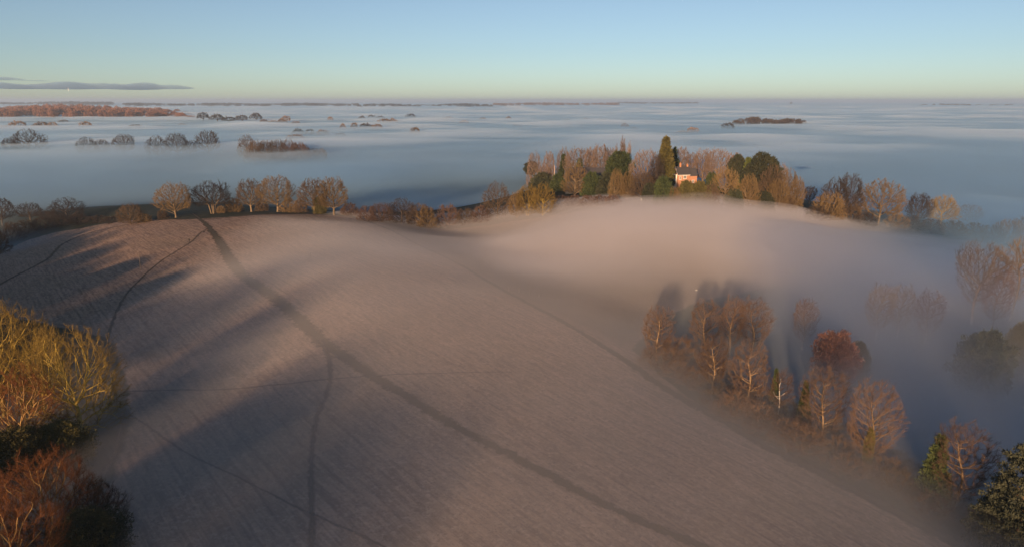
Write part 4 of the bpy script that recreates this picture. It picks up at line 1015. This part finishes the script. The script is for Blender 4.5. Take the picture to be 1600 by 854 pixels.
house = empty("brick_house", hp, math.radians(14)); tag(house, 'orange brick house with slate roof and white gable, half hidden in the wood', 'house')
house.scale = (px_size(hp)*34.5/14.4, px_size(hp)*34.5/14.4, s_)
def gable_block(x0, x1, y0, y1, eave, ridge):
    b = MB(); ym = (y0+y1)/2
    b.poly([(x0,y0,-5),(x1,y0,-5),(x1,y1,-5),(x0,y1,-5),(x0,y0,eave),(x1,y0,eave),(x1,y1,eave),(x0,y1,eave),(x0,ym,ridge),(x1,ym,ridge)],
           [(0,1,5,4),(2,3,7,6),(1,2,6,9,5),(3,0,4,8,7),(0,3,2,1),(4,5,9,8),(6,7,8,9)]); return b
def roof_block(x0, x1, y0, y1, eave, ridge, t=.18, o=.4):
    b = MB(); ym = (y0+y1)/2; sl = (ridge-eave)/(ym-y0); e = eave-o*sl
    for ya, yb in ((y0-o, ym), (y1+o, ym)):
        P = [(x0-o,ya,e+.03),(x1+o,ya,e+.03),(x1+o,yb,ridge+.03),(x0-o,yb,ridge+.03)]
        b.poly(P+[(x,y,z+t) for x, y, z in P], [(0,1,2,3),(4,5,6,7),(0,1,5,4),(1,2,6,5),(2,3,7,6),(3,0,4,7)])
    return b
gable_block(-5.4, 3.2, -3.4, 3.4, 6.2, 10.4).build('wall', m_brick, house)
rf = roof_block(-5.4, 3.2, -3.4, 3.4, 6.2, 10.4).build('roof', m_slate, house)
x2 = gable_block(3.22, 9.0, -2.2, 3.0, 5.2, 9.3).build('wing_wall', m_brick, house)
roof_block(3.25, 9.0, -2.2, 3.0, 5.2, 9.3, o=.3).build('wing_roof', m_slate, house)
def chimney(x, y, z0, z1):
    b = MB(); b.box(x-.5, x+.5, y-.4, y+.4, z0, z1); b.box(x-.58, x+.58, y-.48, y+.48, z1+.002, z1+.2); c = b.build('chimney', m_pot, rf)
    b = MB(); b.tube((x-.22, y, z1+.2), (x-.22, y, z1+.75), .15, .12); b.tube((x+.22, y, z1+.2), (x+.22, y, z1+.75), .15, .12); b.build('chimney_pot', m_pot, c)
chimney(-2.4, 0, 9.6, 12.2); chimney(2.7, .1, 9.6, 11.4)
def window(name, x, z, wd, ht, face):
    def bx(b, u0, u1, d0, d1, z0, z1):
        if face == 'front': b.box(u0, u1, -3.4-d1, -3.4-d0, z0, z1)
        elif face == 'wing': b.box(u0, u1, -2.2-d1, -2.2-d0, z0, z1)
        else: b.box(-5.4-d1, -5.4-d0, u0, u1, z0, z1)
    f = MB(); t = .16
    bx(f, x-wd/2-t, x-wd/2, .003, .12, z-t, z+ht+t); bx(f, x+wd/2, x+wd/2+t, .003, .12, z-t, z+ht+t)
    bx(f, x-wd/2, x+wd/2, .003, .12, z-t, z); bx(f, x-wd/2, x+wd/2, .003, .12, z+ht, z+ht+t); bx(f, x-.06, x+.06, .05, .11, z, z+ht); bx(f, x-wd/2, x-.06, .05, .10, z+ht/2-.05, z+ht/2+.05); bx(f, x+.06, x+wd/2, .05, .10, z+ht/2-.05, z+ht/2+.05)
    fo = f.build('window', m_white, house); g = MB(); bx(g, x-wd/2, x+wd/2, .004, .04, z, z+ht); g.build('pane', m_glass, fo)
    s = MB(); bx(s, x-wd/2-.3, x+wd/2+.3, .003, .2, z-t-.12, z-t-.003); s.build('sill', m_white, fo)
window('w', -.4, 3.6, 2.0, 1.7, 'front'); window('w', -.6, .6, 1.5, 1.5, 'front'); window('w', -3.6, 3.3, 1.2, 1.5, 'front'); window('w', 1.9, .6, 1.0, 1.5, 'front')
window('w', 6.2, 1.0, 1.2, 1.3, 'wing')
b = MB(); b.box(-6.1, -5.403, -2.3, 2.3, -5, 6.0); bay = b.build('bay', m_white, house)
for z0, z1 in ((3.4, 5.3), (.2, 2.2)):
    g = MB()
    for y0, y1 in ((-2.0, -.75), (-.6, .6), (.75, 2.0)): g.box(-6.13, -6.103, y0, y1, z0, z1)
    g.build('pane', m_glass, bay)
b = MB()
for sgn in (-1, 1):
    b.poly([(-5.86,sgn*3.8,5.45),(-5.86,0,10.15),(-5.86,0,10.65),(-5.86,sgn*3.8,5.95),(-5.80,sgn*3.8,5.45),(-5.80,0,10.15),(-5.80,0,10.65),(-5.80,sgn*3.8,5.95)],
           [(0,1,2,3),(4,5,6,7),(0,1,5,4),(2,3,7,6),(0,3,7,4)])
b.build('bargeboard', m_white, house)
b = MB(); b.box(-5.55, 3.15, -3.98, -3.86, 5.52, 5.74); b.build('gutter', m_white, house)
# shed seen between the trees
sp_ = at_dist(921, 468); shed = empty('garden_shed', sp_, math.radians(-8)); tag(shed, 'dark slate-roofed shed half hidden between evergreen bushes and pale trees', 'shed')
m_shed = mat_plain('dark_boards', (.07,.075,.085), .8)
zt = top_height(sp_, 262)
shed.scale = (zt/5.0,)*3
gable_block(-5, 6, -2.4, 2.4, 3.0, 4.8).build('wall', m_shed, shed); roof_block(-5, 6, -2.4, 2.4, 3.0, 4.8).build('roof', m_slate, shed)
b = MB(); b.box(-1, .1, -2.50, -2.403, -.2, 2.1); b.build('door', mat_plain('grey_door', (.16,.15,.14)), shed)
b = MB(); b.box(2, 3.3, -2.47, -2.403, 1.1, 2.1); b.build('window', m_white, shed)
# red-roofed shelter at the edge of the wood
rp = at(1079, 320); sh = empty('field_shelter', rp, math.radians(4)); tag(sh, 'low field shelter with a dull red roof by the wood below the house', 'shelter')
u = px_size(rp)*13
m_red = mat_plain('red_roof', (.34,.13,.085), .7); m_timber = mat_plain('shelter_boards', (.10,.07,.05))
b = MB(); b.poly([(-.52*u,-1.3,2.0),(.52*u,-1.3,2.0),(.52*u,1.4,2.9),(-.52*u,1.4,2.9),(-.52*u,-1.3,2.1),(.52*u,-1.3,2.1),(.52*u,1.4,3.0),(-.52*u,1.4,3.0)],[(0,3,2,1),(4,5,6,7),(0,1,5,4),(1,2,6,5),(2,3,7,6),(3,0,4,7)])
b.build('roof', m_red, sh)
b = MB(); b.box(-.48*u, .48*u, 1.1, 1.2, -.3, 2.7); b.box(-.48*u, -.46*u, -1.1, 1.098, -.3, 2.0); b.box(.46*u, .48*u, -1.1, 1.098, -.3, 2.0); b.build('wall', m_timber, sh)
# small standing things
m_post = mat_plain('weathered_post', (.10,.08,.06)); m_pale = mat_plain('pale_post', (.55,.42,.36))
def post(name, label, cat, px, base, top, r, mat, group=None, arms=False, Y=None):
    p = at_dist(px, Y) if Y else at(px, base); h_ = top_height(p, top); b = MB(); b.tube((0,0,-.4), (0,0,h_), r, r*.75, 8); b.tube((0,0,h_+.001), (0,0,h_+.06), r*.75, r*.2, 8)
    if arms: b.box(-.9, .9, -.06, .06, h_-.5, h_-.38)
    o = b.build(name, mat); o.location = p; return tag(o, label, cat, group)
post('pole', 'tall pale pole among the evergreen bushes at the left of the wood', 'pole', 866, 296, 259, .22, m_pale)
post('marker_post', 'small white marker post at the top of the misty field by the hedge', 'post', 1002, 319, 309.5, .38, m_white)
post('wooden_pole', 'thin dark pole standing in the shaded part of the field left of the path', 'pole', 220, 421, 394, .13, m_post)
post('wooden_post', 'thin wooden post alone on the sunlit crown of the field', 'post', 486, 408, 395, .10, m_post)
for px, b_, t_ in [(795,453,447),(811,456,450),(827,460,453),(842,464,457)]:
    post('fence_post', 'dark fence post fading into the mist beside the field track', 'post', px, b_, t_, .09, m_post, 'fence posts beside the field track')

# ------------------------------------------------------------------ walker, dog, birds
def skin(name, J, E, mat, root=0, levels=1):
    me = bpy.data.meshes.new(name); me.from_pydata([j[:3] for j in J], E, []); o = link(name, me)
    sk = o.modifiers.new('skin', 'SKIN'); sv = me.skin_vertices[0].data
    for i, j in enumerate(J): sv[i].radius = (j[3], j[3] if len(j) < 5 else j[4]); sv[i].use_root = i == root
    ss = o.modifiers.new('subsurf', 'SUBSURF'); ss.levels = ss.render_levels = levels
    me.materials.append(mat); return o
J = [(0,0,.95,.15,.12),(0,0,1.2,.16,.12),(0,.01,1.42,.17,.11),(0,.01,1.52,.06,.06),(0,0,1.62,.09,.10),(0,0,1.74,.085,.095),
     (.11,0,.90,.09,.09),(.12,.16,.50,.065,.07),(.12,.10,.08,.05,.05),(.12,-.04,.04,.05,.04),
     (-.11,0,.90,.09,.09),(-.12,-.10,.50,.065,.07),(-.12,-.30,.10,.05,.05),(-.12,-.42,.05,.05,.04),
     (.22,.01,1.40,.06,.06),(.27,-.10,1.13,.05,.05),(.25,.06,.90,.04,.04),(.25,.10,.80,.045,.03),
     (-.22,.01,1.40,.06,.06),(-.27,.08,1.13,.05,.05),(-.25,-.10,.92,.04,.04),(-.25,-.14,.82,.045,.03)]
E = [(0,1),(1,2),(2,3),(3,4),(4,5),(0,6),(6,7),(7,8),(8,9),(0,10),(10,11),(11,12),(12,13),(2,14),(14,15),(15,16),(16,17),(2,18),(18,19),(19,20),(20,21)]
m_coat = mat_plain('dark_coat', (.035,.030,.030), .9); m_dog = mat_plain('dark_fur', (.025,.020,.018), .9)
pp = at(296.0, 379.0)
wk = skin('person', J, E, m_coat); wk.location = pp; wk.rotation_euler = (0, 0, math.radians(-140)); wk.scale = (1.35,)*3
tag(wk, 'person in dark clothes walking along the thin path on the crest', 'person')
J = [(0,0,.52,.11,.11),(0,.28,.50,.12,.13),(0,.50,.54,.12,.12),(0,.66,.66,.08,.08),(0,.78,.74,.085,.085),(0,.95,.70,.045,.045),
     (.09,.50,.42,.05,.05),(.09,.48,.22,.035,.035),(.09,.50,.03,.035,.03),(-.09,.50,.42,.05,.05),(-.09,.55,.22,.035,.035),(-.09,.60,.03,.035,.03),
     (.09,0,.42,.06,.07),(.09,.06,.28,.045,.045),(.09,-.08,.18,.03,.03),(.09,-.02,.03,.035,.03),(-.09,0,.42,.06,.07),(-.09,-.02,.28,.045,.045),(-.09,-.18,.18,.03,.03),(-.09,-.12,.03,.035,.03),
     (0,-.16,.58,.03,.03),(0,-.36,.70,.018,.018),(.06,.76,.84,.02,.02),(-.06,.76,.84,.02,.02)]
E = [(0,1),(1,2),(2,3),(3,4),(4,5),(2,6),(6,7),(7,8),(2,9),(9,10),(10,11),(0,12),(12,13),(13,14),(14,15),(0,16),(16,17),(17,18),(18,19),(0,20),(20,21),(4,22),(4,23)]
dp = at(318, 364.5)
dg = skin('dog', J, E, m_dog); dg.location = dp; dg.rotation_euler = (0, 0, math.radians(-35)); dg.scale = (1.5,)*3
tag(dg, 'dark dog trotting on the thin path ahead of the walker', 'dog')
def bird(label, px, py, Y, span, mat, rz):
    d = ray(px, py); t = Y/d[1]; p = np.array([0, 0, CAM_Z])+d*t; s = span
    b = MB(); pr = [(-.30,.012),(-.18,.05),(0,.075),(.16,.055),(.24,.05),(.30,.012)]
    for (y0, r0), (y1, r1) in zip(pr[:-1], pr[1:]): b.tube((0,y0*s,0), (0,y1*s,0), r0*s, r1*s, 8)
    for sg in (-1, 1):
        W = [(.03,-.09,.01),(.03,.11,.01),(.24,.16,.10),(.24,-.02,.10),(.50,.06,.04),(.48,-.03,.04)]
        P = [(sg*x*s, y*s, z*s) for x, y, z in W]; P += [(x, y, z+.012*s) for x, y, z in P]
        b.poly(P, [(0,1,2,3),(3,2,4,5),(6,7,8,9),(9,8,10,11),(0,3,9,6),(3,5,11,9),(1,2,8,7),(2,4,10,8),(4,5,11,10),(0,1,7,6)])
    b.poly([(-.06*s,-.28*s,0),(.06*s,-.28*s,0),(.09*s,-.42*s,.01*s),(-.09*s,-.42*s,.01*s),(0,-.25*s,.03*s)], [(0,1,2,3),(0,1,4),(2,3,4),(1,2,4),(3,0,4)])
    o = b.build('bird', mat); o.location = p; o.rotation_euler = (0, .15, rz); return tag(o, label, 'bird')
bird('dark bird flying beside the lichen-pale tree', 1493, 336, 300, .9, m_dog, 1.2)
bird('pale bird gliding low over the misty field', 1088, 453, 205, 1.1, m_white, 1.5)

# ------------------------------------------------------------------ cloud streaks low over the horizon, and a vapour trail
m_cloud = mat_air('cloud_air', (.42,.60,.78), .0011, 0.1)  # the cloud's shade is put into its blue-grey colour
def cloud(x0, x1, y0, y1, dist, thick, label, seed):
    """a long flat bank of cloud between two bearings (pixel columns) and two pixel rows"""
    n, m = 72, 16; u = np.linspace(0, 1, n); v = np.linspace(-1, 1, m); rng = np.random.default_rng(seed)
    ph = rng.uniform(0, 6.28, 6)
    U, Vv = np.meshgrid(u, v, indexing='ij')
    prof = np.sqrt(np.clip(1-(2*U-1)**4, 0, 1))*(.45+.55*np.abs(np.sin(U*7+ph[0])*.5+np.sin(U*17+ph[1])*.3+np.sin(U*31+ph[2])*.2))
    px = x0+(x1-x0)*U; py = y0+(y1-y0)*U
    el = (HOR-py)/FPX
    X = (px-800)/FPX*dist*1.03; Y = np.full_like(X, dist)+Vv*thick*6*prof; Zc = CAM_Z+el*dist*1.0
    hw = thick*prof*np.sqrt(np.clip(1-Vv**2, 0, 1))
    top = Zc+hw*(.8+.3*np.sin(U*23+Vv*3+ph[3])); bot = Zc-hw*.35
    V = np.r_[np.c_[X.ravel(), Y.ravel(), top.ravel()], np.c_[X.ravel(), Y.ravel(), bot.ravel()-.5]]
    f = grid_faces(m, n); k = n*m; idx = np.arange(k).reshape(n, m)
    ring = np.r_[idx[0, :-1], idx[:-1, -1], idx[-1, :0:-1], idx[:0:-1, 0]]; r2 = np.roll(ring, -1)
    tag(link('cloud', mesh_np('cloud', V, [f[:, ::-1], f+k, np.c_[ring, r2, r2+k, ring+k]], m_cloud, smooth=True)), label, 'cloud', kind='structure')
cloud(-160, 335, 136, 139, 30000, 330, 'long flat blue-grey cloud bank low over the horizon on the left', 1)
cloud(-120, 90, 122, 126, 30500, 150, 'thin blue-grey cloud streak above the bank at the left edge', 2)
cloud(140, 260, 132, 135, 30800, 100, 'short blue-grey wisp on top of the cloud bank', 3)
cloud(30, 130, 126, 129, 31200, 60, 'faint narrow wisp between the streak and the bank', 4)
d = ray(107, 143); q = np.array([0, 0, CAM_Z])+d*(25000/d[1])
b = MB(); b.tube((0,0,0), (4,0,60), 3, 10, 8); b.tube((4,0,60.05), (3,0,120), 10, 4, 8)
o = b.build('vapour_trail', m_white); o.location = q; tag(o, 'tiny bright upright vapour trail in front of the cloud bank', 'vapour trail')
